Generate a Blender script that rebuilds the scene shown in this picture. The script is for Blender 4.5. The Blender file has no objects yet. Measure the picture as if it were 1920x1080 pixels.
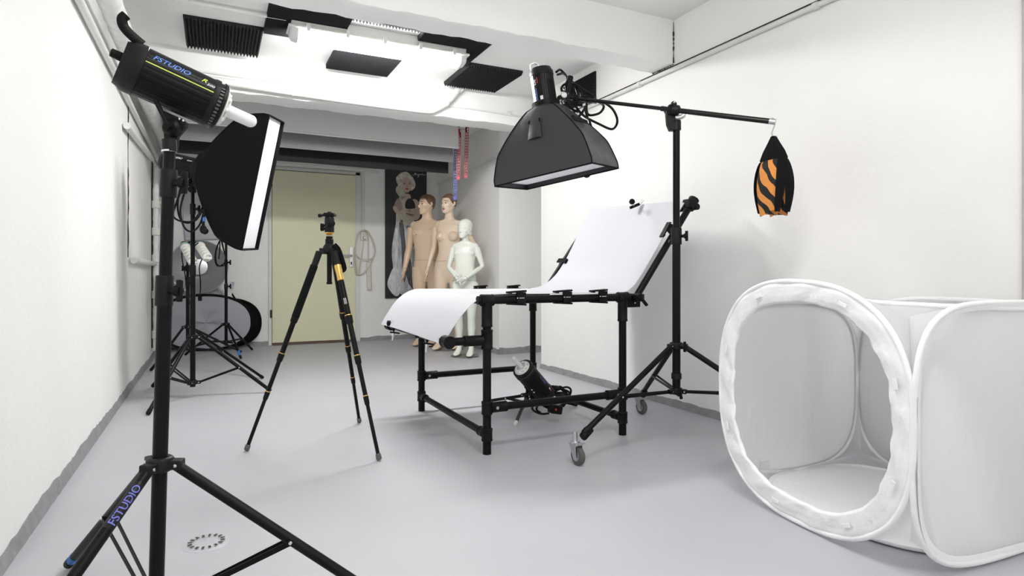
import bpy, math, random
from mathutils import Vector as V, Matrix
random.seed(7)
S = bpy.context.scene
COL = S.collection
PI = math.pi
R = math.radians

# ------------------------------------------------------------------ camera
CAMZ = .87
FPX, PX, PY = 1145.0, 960.0, 513.0
YAW = math.atan2(560, 1145)
sY, cY = math.sin(YAW), math.cos(YAW)
cd = bpy.data.cameras.new('camera'); cam = bpy.data.objects.new('camera', cd); COL.objects.link(cam)
cd.sensor_width = 36; cd.lens = FPX / 1920 * 36; cd.shift_y = -(540 - PY) / 1920; cd.clip_start = .02
cam.location = (0, 0, CAMZ); cam.rotation_euler = (PI / 2, 0, -YAW)
S.camera = cam
S.view_settings.view_transform = 'Standard'; S.view_settings.look = 'None'; S.view_settings.gamma = 1
S.view_settings.use_curve_mapping = False
S.view_settings.exposure = 0.0

def at(u, v, X=None, Y=None, Z=None, D=None):
    """The point of the room that the photo shows at pixel u, v on a known plane or depth."""
    x = (u - PX) / FPX; z = (PY - v) / FPX
    d = (sY + cY * x, cY - sY * x, z)
    if X is not None: t = X / d[0]
    elif Y is not None: t = Y / d[1]
    elif Z is not None: t = (Z - CAMZ) / d[2]
    else: t = D
    return V((d[0] * t, d[1] * t, CAMZ + d[2] * t))
RT = V((cY, -sY, 0)); FW = V((sY, cY, 0)); UP = V((0, 0, 1)); EYE = V((0, 0, CAMZ))

# ------------------------------------------------------------------ materials
def lin(c):
    return tuple(((x / 255) / 12.92 if x / 255 <= .04045 else ((x / 255 + .055) / 1.055) ** 2.4) for x in c)
MATS = {}
def mat(name, col, rough=.5, metal=0, bump=0, bscale=60, var=0, vscale=4, spec=None, coat=0, sheen=0, detail=4, trans=0, emit=None, estr=0, stretch=None):
    m = bpy.data.materials.new(name); m.use_nodes = True
    nt = m.node_tree; b = nt.nodes['Principled BSDF']; L = nt.links.new
    b.inputs['Base Color'].default_value = (*col, 1); b.inputs['Roughness'].default_value = rough; b.inputs['Metallic'].default_value = metal
    if spec is not None: b.inputs['Specular IOR Level'].default_value = spec
    if coat: b.inputs['Coat Weight'].default_value = coat
    if sheen: b.inputs['Sheen Weight'].default_value = sheen
    if trans: b.inputs['Transmission Weight'].default_value = trans
    if emit: b.inputs['Emission Color'].default_value = (*emit, 1); b.inputs['Emission Strength'].default_value = estr
    tc = nt.nodes.new('ShaderNodeTexCoord')
    src = tc.outputs['Object']
    if stretch:
        mp = nt.nodes.new('ShaderNodeMapping'); mp.inputs['Scale'].default_value = stretch; L(src, mp.inputs['Vector']); src = mp.outputs['Vector']
    if var:
        n = nt.nodes.new('ShaderNodeTexNoise'); n.inputs['Scale'].default_value = vscale; n.inputs['Detail'].default_value = 6; L(src, n.inputs['Vector'])
        r = nt.nodes.new('ShaderNodeMapRange'); r.inputs['From Min'].default_value = .3; r.inputs['From Max'].default_value = .7
        r.inputs['To Min'].default_value = 1 - var; r.inputs['To Max'].default_value = 1 + var * .4; L(n.outputs['Fac'], r.inputs['Value'])
        mx = nt.nodes.new('ShaderNodeMix'); mx.data_type = 'RGBA'; mx.blend_type = 'MULTIPLY'; mx.inputs['Factor'].default_value = 1
        mx.inputs['A'].default_value = (*col, 1); L(r.outputs['Result'], mx.inputs['B']); L(mx.outputs['Result'], b.inputs['Base Color'])
    if bump:
        n = nt.nodes.new('ShaderNodeTexNoise'); n.inputs['Scale'].default_value = bscale; n.inputs['Detail'].default_value = detail; L(src, n.inputs['Vector'])
        bp = nt.nodes.new('ShaderNodeBump'); bp.inputs['Strength'].default_value = bump; bp.inputs['Distance'].default_value = .01
        L(n.outputs['Fac'], bp.inputs['Height']); L(bp.outputs['Normal'], b.inputs['Normal'])
    MATS[name] = m
    return m
WALL = mat('plaster', (.925, .923, .91), .8, bump=.22, bscale=22, var=.03, vscale=1.5, detail=8)
CEIL = mat('ceiling_paint', (.915, .913, .90), .8, bump=.15, bscale=30, var=.03, vscale=2, detail=8)
FLOOR = mat('floor_paint', (.49, .495, .53), .45, bump=.06, bscale=14, var=.05, vscale=1.7, spec=.4)
BAND = mat('skirting_paint', (.30, .30, .315), .6, bump=.3, bscale=40, var=.2, vscale=18)
PIPEW = mat('pipe_paint', (.80, .80, .77), .6, bump=.35, bscale=28, var=.12, vscale=14, detail=8)
DIRT_SHADE = mat('dirt_and_shade', (.05, .045, .04), .9, bump=.4, bscale=60, var=.4, vscale=40)  # dark colour for real cracks and grime, and for one painted shadow line
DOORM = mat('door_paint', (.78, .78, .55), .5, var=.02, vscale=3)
FRAME = mat('frame_white', (.78, .78, .75), .5, var=.03)
BLK = mat('black_metal', (.004, .004, .0045), .40, bump=.03, bscale=300, spec=.17)
BLKG = mat('black_gloss', (.004, .004, .0045), .22, spec=.4)
PLA = mat('black_plastic', (.005, .005, .0055), .5, bump=.06, bscale=400, spec=.17)
PLAG = mat('charcoal_plastic', (.009, .009, .010), .45, bump=.05, bscale=400, spec=.22)
FAB = mat('black_fabric', (.006, .006, .007), .85, bump=.1, bscale=500, spec=.15)
FABS = mat('slate_fabric', (.023, .024, .028), .44, bump=.5, bscale=14, spec=.55, detail=3)
VELV = mat('black_velvet', (.006, .006, .006), 1)
WFAB = mat('white_fabric', (.76, .76, .80), .85, bump=.25, bscale=14, detail=2)
TENT = mat('tent_fabric', (.86, .86, .885), .85, bump=.12, bscale=9, detail=3)
TENTB = mat('tent_binding', (.93, .93, .945), .75, bump=.35, bscale=30, detail=2)
CHR = mat('chrome', (.75, .75, .77), .22, 1)
STEEL = mat('zinc', (.55, .56, .58), .35, 1, bump=.05, bscale=90)
ALU = mat('silver', (.62, .63, .65), .38, 1, bump=.05, bscale=200)
DISH = mat('dish_silver', (.46, .46, .475), .40, .9, bump=.05, bscale=300)
RUB = mat('grey_rubber', (.10, .10, .095), .6)
GOLD = mat('gold', (.75, .48, .14), .3, .9)
BLUET = mat('blue_tape', (.03, .16, .50), .5)
BLUEL = mat('blue_print', (.10, .24, .72), .5)
INDIGO = mat('indigo_print', (.16, .17, .62), .5)
LIME = mat('lime_print', (.60, .72, .08), .5)
WPR = mat('white_print', (.8, .8, .8), .5)
REDP = mat('red_print', (.55, .03, .03), .5)
GLASSW = mat('frosted_glass', (.88, .88, .88), .25, spec=.6)
CREAM = mat('ceramic', (.75, .74, .68), .35)
FOAM = mat('acoustic_foam', (.011, .011, .013), .95, bump=.2, bscale=350)
ORA = mat('orange_cloth', (.85, .33, .07), .8, bump=.1, bscale=300)
SKINM = mat('mannequin_tan', (.80, .60, .43), .34, var=.02, vscale=3)
SKINF = mat('mannequin_beige', (.86, .69, .53), .30, var=.02, vscale=3)
CHILDW = mat('mannequin_white', (.82, .85, .77), .22)
HAIRM = mat('painted_hair', (.20, .115, .06), .5, bump=.5, bscale=70, var=.3, vscale=30)
LIPM = mat('painted_lips', (.50, .10, .09), .4)
DARK = mat('dark_paint', (.03, .02, .018), .5)
SEAM = mat('seam', (.16, .12, .10), .7)
DISCG = mat('base_disc', (.16, .16, .15), .25)
GRY1 = mat('backdrop_grey', (.66, .66, .655), .9, var=.03)
GRY2 = mat('backdrop_charcoal', (.26, .26, .265), .9)
BLK3 = mat('backdrop_black', (.010, .010, .012), .85)
REDC = mat('red_chain', (.62, .02, .03), .4)
BLUC = mat('blue_chain', (.07, .10, .55), .4)
CABW = mat('cream_cable', (.62, .60, .52), .5)
SOCK = mat('socket_plastic', (.70, .69, .62), .4)
GREYF = mat('grey_reflector', (.42, .42, .47), .8, bump=.15, bscale=6)
BOARDM = mat('pale_board', (.55, .56, .60), .7)
TEAL = mat('teal_plastic', (.03, .30, .34), .4)
CFL = mat('lamp_coil', (.80, .80, .76), .3)
LENS = [mat('lit_diffuser', (.9, .9, .9), .4, emit=(1.0, .99, .965), estr=e) for e in (97, 40, 30)]
HOUS = mat('lamp_housing', (.66, .67, .64), .5)
CLIPM = mat('clear_clip', (.70, .70, .70), .3)

def translucent(name, base, k, bump=.25, rough=.9):
    m = bpy.data.materials.new(name); m.use_nodes = True; nt = m.node_tree; b = nt.nodes['Principled BSDF']; L = nt.links.new
    b.inputs['Base Color'].default_value = (*base, 1); b.inputs['Roughness'].default_value = rough
    tr = nt.nodes.new('ShaderNodeBsdfTranslucent'); tr.inputs['Color'].default_value = (*base, 1)
    mx = nt.nodes.new('ShaderNodeMixShader'); mx.inputs['Fac'].default_value = k
    tc = nt.nodes.new('ShaderNodeTexCoord'); n = nt.nodes.new('ShaderNodeTexNoise'); n.inputs['Scale'].default_value = 7; n.inputs['Detail'].default_value = 3
    mp = nt.nodes.new('ShaderNodeMapping'); mp.inputs['Scale'].default_value = (3, 3, .5); L(tc.outputs['Object'], mp.inputs['Vector']); L(mp.outputs['Vector'], n.inputs['Vector'])
    bp = nt.nodes.new('ShaderNodeBump'); bp.inputs['Strength'].default_value = bump; bp.inputs['Distance'].default_value = .02; L(n.outputs['Fac'], bp.inputs['Height']); L(bp.outputs['Normal'], b.inputs['Normal']); L(bp.outputs['Normal'], tr.inputs['Normal'])
    L(b.outputs['BSDF'], mx.inputs[1]); L(tr.outputs['BSDF'], mx.inputs[2]); L(mx.outputs['Shader'], nt.nodes['Material Output'].inputs['Surface'])
    return m
SHEETM = translucent('acrylic_sheet', (.82, .82, .86), .38, .02, .5)
# ------------------------------------------------------------------ mesh builder
def ortho(a):
    a = a.normalized(); t = V((0, 0, 1)) if abs(a.z) < .9 else V((1, 0, 0))
    x = t.cross(a).normalized(); return x, a.cross(x)
class MB:
    def __init__(s): s.v = []; s.f = []; s.mi = []; s.cur = 0
    def face(s, *i): s.f.append(tuple(i)); s.mi.append(s.cur)
    def add(s, pts): n = len(s.v); s.v.extend(V(p) for p in pts); return n
    def rings(s, rs, close=True, cap0=True, cap1=True):
        n = len(rs[0]); b = [s.add(r) for r in rs]
        for k in range(len(rs) - 1):
            for i in range(n if close else n - 1):
                j = (i + 1) % n; s.face(b[k] + i, b[k] + j, b[k + 1] + j, b[k + 1] + i)
        if cap0: s.face(*[b[0] + i for i in reversed(range(n))])
        if cap1: s.face(*[b[-1] + i for i in range(n)])
        return s
    def lathe(s, p, q, prof, n=24, cap=True, xa=None, ex=2):
        """prof: (distance along p->q, radius)"""
        a = (V(q) - V(p)).normalized(); x, y = ortho(a)
        if xa is not None: x = (V(xa) - a * a.dot(V(xa))).normalized(); y = a.cross(x)
        rs = []
        for t, r in prof:
            ring = []
            for i in range(n):
                c, d = math.cos(2 * PI * i / n), math.sin(2 * PI * i / n)
                k = r * (abs(c) ** ex + abs(d) ** ex) ** (-1 / ex)
                ring.append(V(p) + a * t + (x * c + y * d) * k)
            rs.append(ring)
        return s.rings(rs, cap0=cap, cap1=cap)
    def tube(s, p, q, r, r2=None, n=16):
        return s.lathe(p, q, [(0, r), ((V(q) - V(p)).length, r if r2 is None else r2)], n)
    def path(s, pts, r, n=8, closed=False, flat=None):
        pts = [V(p) for p in pts]; m = len(pts); rs = []; x = None
        rad = r if isinstance(r, (list, tuple)) else [r] * m
        for i, p in enumerate(pts):
            a = pts[(i + 1) % m] if (closed or i < m - 1) else p
            b = pts[i - 1] if (closed or i > 0) else p
            t = (a - b).normalized() if (a - b).length > 1e-9 else V((0, 0, 1))
            if x is None: x = ortho(t)[0]
            x = (x - t * x.dot(t)); x = x.normalized() if x.length > 1e-6 else ortho(t)[0]
            y = t.cross(x)
            fx, fy = flat or (1, 1)
            rs.append([p + (x * math.cos(2 * PI * k / n) * fx + y * math.sin(2 * PI * k / n) * fy) * rad[i] for k in range(n)])
        if closed: rs.append(rs[0]); return s.rings(rs, cap0=False, cap1=False)
        return s.rings(rs)
    def box(s, c, size, ax=None):
        c = V(c); x, y, z = ax or (V((1, 0, 0)), V((0, 1, 0)), V((0, 0, 1)))
        hx, hy, hz = [q / 2 for q in size]
        b = s.add([c + x * hx * i + y * hy * j + z * hz * k for k in (-1, 1) for j in (-1, 1) for i in (-1, 1)])
        for q in ((0, 2, 3, 1), (4, 5, 7, 6), (0, 1, 5, 4), (2, 6, 7, 3), (0, 4, 6, 2), (1, 3, 7, 5)): s.face(*[b + i for i in q])
        return s
    def span(s, lo, hi): return s.box([(a + b) / 2 for a, b in zip(lo, hi)], [abs(b - a) for a, b in zip(lo, hi)])
    def bar(s, p, q, w, h, side):
        a = (V(q) - V(p)); z = a.normalized(); x = (V(side) - z * z.dot(V(side))).normalized(); y = z.cross(x)
        return s.box((V(p) + V(q)) / 2, (w, h, a.length), (x, y, z))
    def prism(s, pts, d):
        n = len(pts); d = V(d); return s.rings([[V(p) for p in pts], [V(p) + d for p in pts]])
    def ball(s, c, r, n=16, m=10, ax=None):
        rx, ry, rz = r if isinstance(r, (tuple, list)) else (r, r, r); c = V(c)
        x, y, z = ax or (V((1, 0, 0)), V((0, 1, 0)), V((0, 0, 1)))
        rs = []
        for k in range(m + 1):
            t = PI * min(max(k / m, .02), .98)
            rs.append([c + x * rx * math.sin(t) * math.cos(2 * PI * i / n) + y * ry * math.sin(t) * math.sin(2 * PI * i / n) - z * rz * math.cos(t) for i in range(n)])
        return s.rings(rs)
    def grid(s, fn, nu, nv, thick=None):
        """fn(a,b) -> point (and normal if thick): a sheet nu x nv, solid when thick"""
        if not thick:
            b = s.add([fn(i / nu, j / nv) for j in range(nv + 1) for i in range(nu + 1)])
            for j in range(nv):
                for i in range(nu):
                    o = b + j * (nu + 1) + i; s.face(o, o + 1, o + nu + 2, o + nu + 1)
            return s
        P = [[V(fn(i / nu, j / nv)) for i in range(nu + 1)] for j in range(nv + 1)]
        def nrm(i, j):
            a = P[j][min(i + 1, nu)] - P[j][max(i - 1, 0)]; c = P[min(j + 1, nv)][i] - P[max(j - 1, 0)][i]
            return a.cross(c).normalized()
        N = [[nrm(i, j) for i in range(nu + 1)] for j in range(nv + 1)]
        a = s.add([P[j][i] for j in range(nv + 1) for i in range(nu + 1)]); w = nu + 1
        c = s.add([P[j][i] + N[j][i] * thick for j in range(nv + 1) for i in range(nu + 1)])
        for j in range(nv):
            for i in range(nu):
                o = j * w + i
                s.face(c + o, c + o + 1, c + o + w + 1, c + o + w); s.face(a + o, a + o + w, a + o + w + 1, a + o + 1)
        for i in range(nu):
            o = i; s.face(a + o, a + o + 1, c + o + 1, c + o); o = nv * w + i; s.face(a + o + 1, a + o, c + o, c + o + 1)
        for j in range(nv):
            o = j * w; s.face(a + o + w, a + o, c + o, c + o + w); o = j * w + nu; s.face(a + o, a + o + w, c + o + w, c + o)
        return s
    def build(s, name, m, parent=None, bev=0, ang=38, loc=None, sub=0, mods=None):
        off = V((0, 0, 0)); p = parent
        while p is not None: off += p.location; p = p.parent
        if loc is not None: off = V(loc)
        me = bpy.data.meshes.new(name); me.from_pydata([x - off for x in s.v], [], s.f)
        ms = m if isinstance(m, (list, tuple)) else [m]
        for q in ms: me.materials.append(q)
        if len(ms) > 1: me.polygons.foreach_set('material_index', s.mi)
        me.polygons.foreach_set('use_smooth', [True] * len(me.polygons))
        me.validate(); me.update()
        if ang: me.set_sharp_from_angle(angle=R(ang))
        o = bpy.data.objects.new(name, me); COL.objects.link(o)
        if parent is not None: o.parent = parent
        elif loc is not None: o.location = loc
        if bev:
            b = o.modifiers.new('bevel', 'BEVEL'); b.width = bev; b.segments = 2; b.limit_method = 'ANGLE'; b.angle_limit = R(40)
        if sub:
            b = o.modifiers.new('sub', 'SUBSURF'); b.levels = sub; b.render_levels = sub
        return o
def thing(name, label, cat, loc, group=None):
    o = bpy.data.objects.new(name, None); COL.objects.link(o); o.location = loc; o.empty_display_size = .05
    return tag(o, label, cat, group)
def tag(o, label, cat, group=None):
    o['label'] = label; o['category'] = cat
    if group: o['group'] = group
    return o
def struct(o): o['kind'] = 'structure'; return o
def lab(o, t): o['label'] = t; return o
_txt = {}
def text_mesh(t, shear=0, bold=0):
    """flat filled outlines of a string: points (x, y) with cap height about 0.7, triangles, width"""
    c = bpy.data.curves.new('lettering', 'FONT'); c.body = t; c.size = 1; c.fill_mode = 'BOTH'; c.shear = shear; c.offset = bold; c.resolution_u = 3
    o = bpy.data.objects.new('lettering', c); COL.objects.link(o)
    dg = bpy.context.evaluated_depsgraph_get(); ev = o.evaluated_get(dg); me = ev.to_mesh()
    import bmesh
    bm = bmesh.new(); bm.from_mesh(me); ev.to_mesh_clear()
    for k in range(-2, 9):
        bmesh.ops.bisect_plane(bm, geom=bm.verts[:] + bm.edges[:] + bm.faces[:], dist=1e-6, plane_co=(0, k * .095, 0), plane_no=(0, 1, 0))
    bm.verts.ensure_lookup_table(); bm.verts.index_update()
    pts = [(v.co.x, v.co.y) for v in bm.verts]; fs = [tuple(v.index for v in f.verts) for f in bm.faces]; bm.free(); bpy.data.objects.remove(o); bpy.data.curves.remove(c)
    x0 = min(p[0] for p in pts); x1 = max(p[0] for p in pts)
    return [(p[0] - x0, p[1]) for p in pts], fs, x1 - x0
def lettering(m, t, fn, width, height=None, shear=0, bold=.012):
    pts, fs, w = text_mesh(t, shear, bold); k = width / w; h = (height / .7) if height else k
    b = m.add([fn(x * k, y * h) for x, y in pts])
    for f in fs: m.face(*[b + i for i in f])
    return m
def smoothpath(pts, k=6, closed=False):
    pts = [V(p) for p in pts]; n = len(pts); out = []
    rng = n if closed else n - 1
    for i in range(rng):
        p1, p2 = pts[i], pts[(i + 1) % n]
        p0 = pts[i - 1] if (closed or i > 0) else p1 * 2 - p2
        p3 = pts[(i + 2) % n] if (closed or i + 2 < n) else p2 * 2 - p1
        for j in range(k):
            t = j / k
            out.append(.5 * ((2 * p1) + (p2 - p0) * t + (2 * p0 - 5 * p1 + 4 * p2 - p3) * t * t + (3 * p1 - p0 - 3 * p2 + p3) * t ** 3))
    if not closed: out.append(pts[-1])
    return out

# ------------------------------------------------------------------ the room
XL, XR, YB, ZC = -.56, 2.71, 7.95, 2.53
YF = -1.7
struct(MB().span((-.7, YF - .1, -.1), (3.6, 8.1, 0)).build('floor', FLOOR))
struct(MB().span((-.7, YF - .1, ZC), (3.6, 8.1, ZC + .1)).build('ceiling', CEIL))
struct(MB().span((XL - .12, YF, 0), (XL, YB, ZC)).build('wall_left', WALL))
struct(MB().span((XL - .12, YB, 0), (3.6, YB + .12, ZC)).build('wall_back', WALL))
struct(MB().span((XR, YF, 0), (3.5, 4.93, ZC)).build('wall_right', WALL))
struct(MB().span((3.5, 4.9, 0), (3.6, 6.0, ZC)).build('wall_right_recess', WALL))
struct(MB().span((2.762, 5.96, 0), (3.5, YB, ZC)).build('wall_right_rear', WALL))
struct(MB().span((XL - .12, YF - .12, 0), (3.5, YF, ZC)).build('wall_front', WALL))
def beam(y0, y1, x1, drop):
    m = MB(); n = 60
    def prof(i, k):
        x = XL + (x1 - XL) * i / n
        w = lambda s: .004 * math.sin(i * .9 + s) + .003 * math.sin(i * 2.3 + s * 2)
        return [V((x, y0 + w(0) * .4, drop + w(1))), V((x, y0 + .008, drop - .004 + w(1))), V((x, y1, drop + w(2))), V((x, y1, ZC)), V((x, y0, ZC))][k]
    m.rings([[prof(i, k) for k in range(5)] for i in range(n + 1)])
    return struct(m.build('ceiling_beam', CEIL))
beam(3.13, 3.335, XR, 2.245)
beam(5.09, 5.35, 3.5, 2.25)
def band(name, p, q, nrm, h, d=.014, seed=1):
    p, q, nrm = V(p), V(q), V(nrm); rnd = random.Random(seed); L_ = (q - p).length; n = max(6, int(L_ / .035)); m = MB(); rs = []
    w = 0
    for i in range(n + 1):
        w = w * .75 + rnd.uniform(-1, 1) * .35
        hh = h * (1 + .30 * w); c = p + (q - p) * i / n
        dd = d * (1 + .25 * rnd.uniform(-1, 1))
        rs.append([c - nrm * .002, c + nrm * (d * 1.5 + (dd - d) * .4), c + nrm * dd + UP * hh * .40, c + nrm * .003 + UP * hh, c - nrm * .002 + UP * hh])
    m.rings(rs); return struct(m.build(name, BAND))
band('baseboard_left', (XL, -1.6, 0), (XL, YB, 0), (1, 0, 0), .055, .010, 2)
band('baseboard_right', (XR, 4.93, 0), (XR, -1.6, 0), (-1, 0, 0), .045, .012, 3)
band('baseboard_back', (XL, YB, 0), (2.76, YB, 0), (0, -1, 0), .05, .010, 4)
band('baseboard_right_rear', (2.762, YB, 0), (2.762, 5.96, 0), (-1, 0, 0), .06, .010, 5)
band('baseboard_recess', (2.762, 5.96, 0), (3.5, 5.96, 0), (0, -1, 0), .07, .010, 6)
struct(MB().span((2.742, 5.96, 2.075), (2.765, YB, 2.115)).build('trim_1', FRAME, bev=.004))
struct(MB().span((2.695, 1.10, .0), (2.715, 1.205, 2.0)).build('trim_2', mat('pinkish_reveal', (.50, .46, .45), .7, var=.1, vscale=12)))

# door -------------------------------------------------------------
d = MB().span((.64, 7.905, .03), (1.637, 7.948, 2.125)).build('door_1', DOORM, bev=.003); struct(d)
m = MB()
m.span((.60, 7.925, 0), (.637, 7.95, 2.17)); m.span((1.640, 7.925, 0), (1.70, 7.95, 2.17)); m.span((.60, 7.925, 2.130), (1.70, 7.95, 2.17))
m.build('door_frame', FRAME, d, bev=.003)
MB().span((.64, 7.90, .004), (1.64, 7.948, .026)).build('threshold', mat('threshold_brown', (.13, .08, .06), .6), d)
MB().span((.64, 7.91, 2.126), (1.64, 7.948, 2.131)).build('head_gap', DARK, d)
for z in (.34, 1.92): MB().tube((.628, 7.905, z), (.628, 7.905, z + .09), .012).build('hinge', DARK, d)
m = MB().span((1.556, 7.890, .95), (1.606, 7.906, 1.215)); hp = m.build('handle_plate', ALU, d, bev=.004)
m = MB().path(smoothpath([(1.578, 7.9, 1.10), (1.578, 7.845, 1.10), (1.55, 7.838, 1.10), (1.455, 7.84, 1.10)], 5), .011); m.build('door_lever', ALU, hp)
MB().span((1.572, 7.886, .985), (1.588, 7.8905, 1.02)).build('keyhole', DARK, hp)

# wall trunking over the door and down to the socket
m = MB().span((.45, 7.925, 2.185), (1.95, 7.948, 2.222)).span((1.722, 7.93, 1.40), (1.752, 7.948, 2.19)); tag(m.build('cable_trunking', FRAME, loc=(1.2, 7.95, 2.2), bev=.003), 'white cable trunking running over the cream door and down to the socket', 'cable trunking')

# floor drain ----------------------------------------------------------------
dc = V((-.02, 2.207, 0)); dr = thing('floor_drain', 'round floor drain cover with a ring of dark slots', 'drain', dc)
m = MB().lathe(dc - UP * .004, dc + UP, [(0, .072), (.0045, .072), (.0055, .069), (.0055, .002)], 40); m.build('cover', FLOOR, dr)
m = MB()
for k in range(16):
    a = 2 * PI * k / 16 + .2; e = V((math.cos(a), math.sin(a), 0)); m.bar(dc + e * .042 + UP * .0057, dc + e * .055 + UP * .0057, .007, .001, e.cross(UP))
m.build('slot_ring', DARK, dr)

# pipes ------------------------------------------------------------------------
def lumpy(pts, r, seed=0, k=.06, n=14):
    rnd = random.Random(seed); return [r * (1 + rnd.uniform(-k, k)) for _ in pts]
pts = [V((-.45, y, 2.188)) for y in [YF + .02 + i * .06 for i in range(int((YB - YF) / .06))]]
tag(MB().path(pts, lumpy(pts, .054, 1, .05), 16).build('heating_pipe', PIPEW, loc=pts[0]), 'thick lagged white pipe under the ceiling along the left wall', 'pipe')
pts = [V((-.535, y, 2.085)) for y in [YF + .02 + i * .1 for i in range(int((YB - YF) / .1))]]
tag(MB().path(pts, .019, 10).build('conduit', FRAME, loc=pts[0]), 'thin straight white conduit high on the left wall below the lagged pipe', 'pipe')
pts = [V((-.53, y, 1.90 + (y - 5.3) * .05)) for y in [4.9 + i * .05 for i in range(39)]]
tag(MB().path(pts, lumpy(pts, .024, 3), 10).build('conduit', PIPEW, loc=pts[0]), 'short rough white pipe slanting along the left wall towards the back corner', 'pipe')
t = thing('riser_pipe', 'rough white painted riser pipe with fittings in the back left corner', 'pipe', (-.53, 7.05, 0))
pts = [V((-.515, 7.05, .1 + i * .04)) for i in range(47)]
MB().path(pts, lumpy(pts, .026, 5, .10), 12).build('pipe', PIPEW, t)
for z in (.22, .62, .98, 1.25, 1.52):
    MB().lathe((-.515, 7.05, z), (-.515, 7.05, z + 1), [(0, .028), (.006, .036), (.075, .036), (.082, .028)], 12).build('coupling', PIPEW, t)
for z in (1.32, 1.58): MB().tube((-.515, 7.05, z), (-.44, 7.16, z), .012).build('stub', PIPEW, t)
pts = [V((-.526, 5.26 + i * .05, .968)) for i in range(36)]
MB().path(pts, lumpy(pts, .022, 6, .12), 12).build('branch_pipe', PIPEW, t)
MB().span((-.5595, 7.12, .12), (-.553, 7.26, 2.0)).build('dark_gap', DIRT_SHADE, t)
m = MB()
rnd = random.Random(4)
pts = [V((-.557, 5.22 + rnd.uniform(-.008, .008), .99 + i * .06)) for i in range(20)]
tag(m.path(pts, [rnd.choice([.002, .003, .006]) for _ in pts], 6).build('wall_crack', DIRT_SHADE, loc=pts[0]), 'dark flaking crack running up the left wall to the pipes', 'crack')
m = MB()
pts = [V((2.694, YF + .05 + i * .1, 2.202)) for i in range(int((4.9 - YF) / .1))]
t = thing('wall_conduit', 'thin white conduit along the top of the right wall', 'pipe', pts[0])
MB().path(pts, .013, 10).build('pipe', FRAME, t)
MB().span((2.702, YF + .05, 2.2275), (2.712, 4.9, 2.2315)).build('shadow_strip', DIRT_SHADE, t)  # thin dark strip, the shadow line above the conduit put in as colour
for y in (.4, 2.05, 3.45): MB().lathe((2.694, y, 2.202), (2.694, y + 1, 2.202), [(0, .019), (.03, .019)], 12).build('pipe_clip', FRAME, t)
rnd = random.Random(9)
pts = [V((2.706, 3.126, 2.25 + i * .014)) for i in range(20)] 
m = MB(); m.path(pts, [rnd.choice([.0015, .002, .004, .006]) for _ in pts], 6)
pts = [V((2.705, 3.13 + i * .012, 2.243)) for i in range(18)]; m.path(pts, [rnd.choice([.003, .004, .006, .008]) for _ in pts], 6)
tag(m.build('wall_crack', DIRT_SHADE, loc=pts[0]), 'dark crumbling joint where the near ceiling beam meets the right wall', 'crack')
# pipe on the rear beam, bending up to the lamp
Yp = 5.045
t = thing('drop_pipe', 'white pipe along the rear beam with an elbow up to the lamp end', 'pipe', (1.655, Yp, 2.279))
pth = [V((XL + .02, Yp, 2.325)), V((.15, Yp, 2.300)), V((.93, Yp, 2.281))] + [at(u, v, Y=Yp) for u, v in ((790, 206), (815, 205), (836, 193), (856, 172), (864, 156))] + [V((1.965, Yp - .003, 2.50)), V((1.962, Yp - .005, 2.528))]
MB().path(smoothpath(pth, 6), .029, 14).build('pipe', FRAME, t)
for a in (at(836, 193, Y=Yp), at(864, 154, Y=Yp)): MB().ball(a, .036).build('joint', FRAME, t)
MB().path(smoothpath([at(862, 172, Y=Yp), at(872, 160, Y=Yp), at(875, 150, Y=Yp), V((2.03, Yp, 2.528))], 5), .017, 10).build('spur_pipe', FRAME, t)
for x in (-.1, .55, 1.25): MB().lathe((x, Yp, 2.291), (x + 1, Yp, 2.291), [(0, .036), (.02, .036)], 14).build('pipe_clip', FRAME, t)
pts = [V((XL + .02, Yp + .037, 2.372)), V((1.7, Yp + .037, 2.352)), V((2.2, Yp + .037, 2.345)), V((2.75, Yp + .037, 2.33)), V((3.4, Yp + .037, 2.31))]
t = thing('thin_conduit', 'thin white conduit clipped to the rear beam above the pipe', 'pipe', pts[0])
MB().path(pts, .0075, 8).build('pipe', FRAME, t)
for x in (.75, 1.45, 2.45): MB().box((x, Yp + .036, 2.352), (.03, .018, .04)).build('pipe_clip', FRAME, t)
pts = [V((-.5, 4.16, 2.512)), V((.42, 4.17, 2.505))]
tag(MB().path(pts, .012, 8).build('lamp_conduit', FRAME, loc=pts[0]), 'thin white conduit crossing the ceiling to the left end of the lamp', 'pipe')

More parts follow.
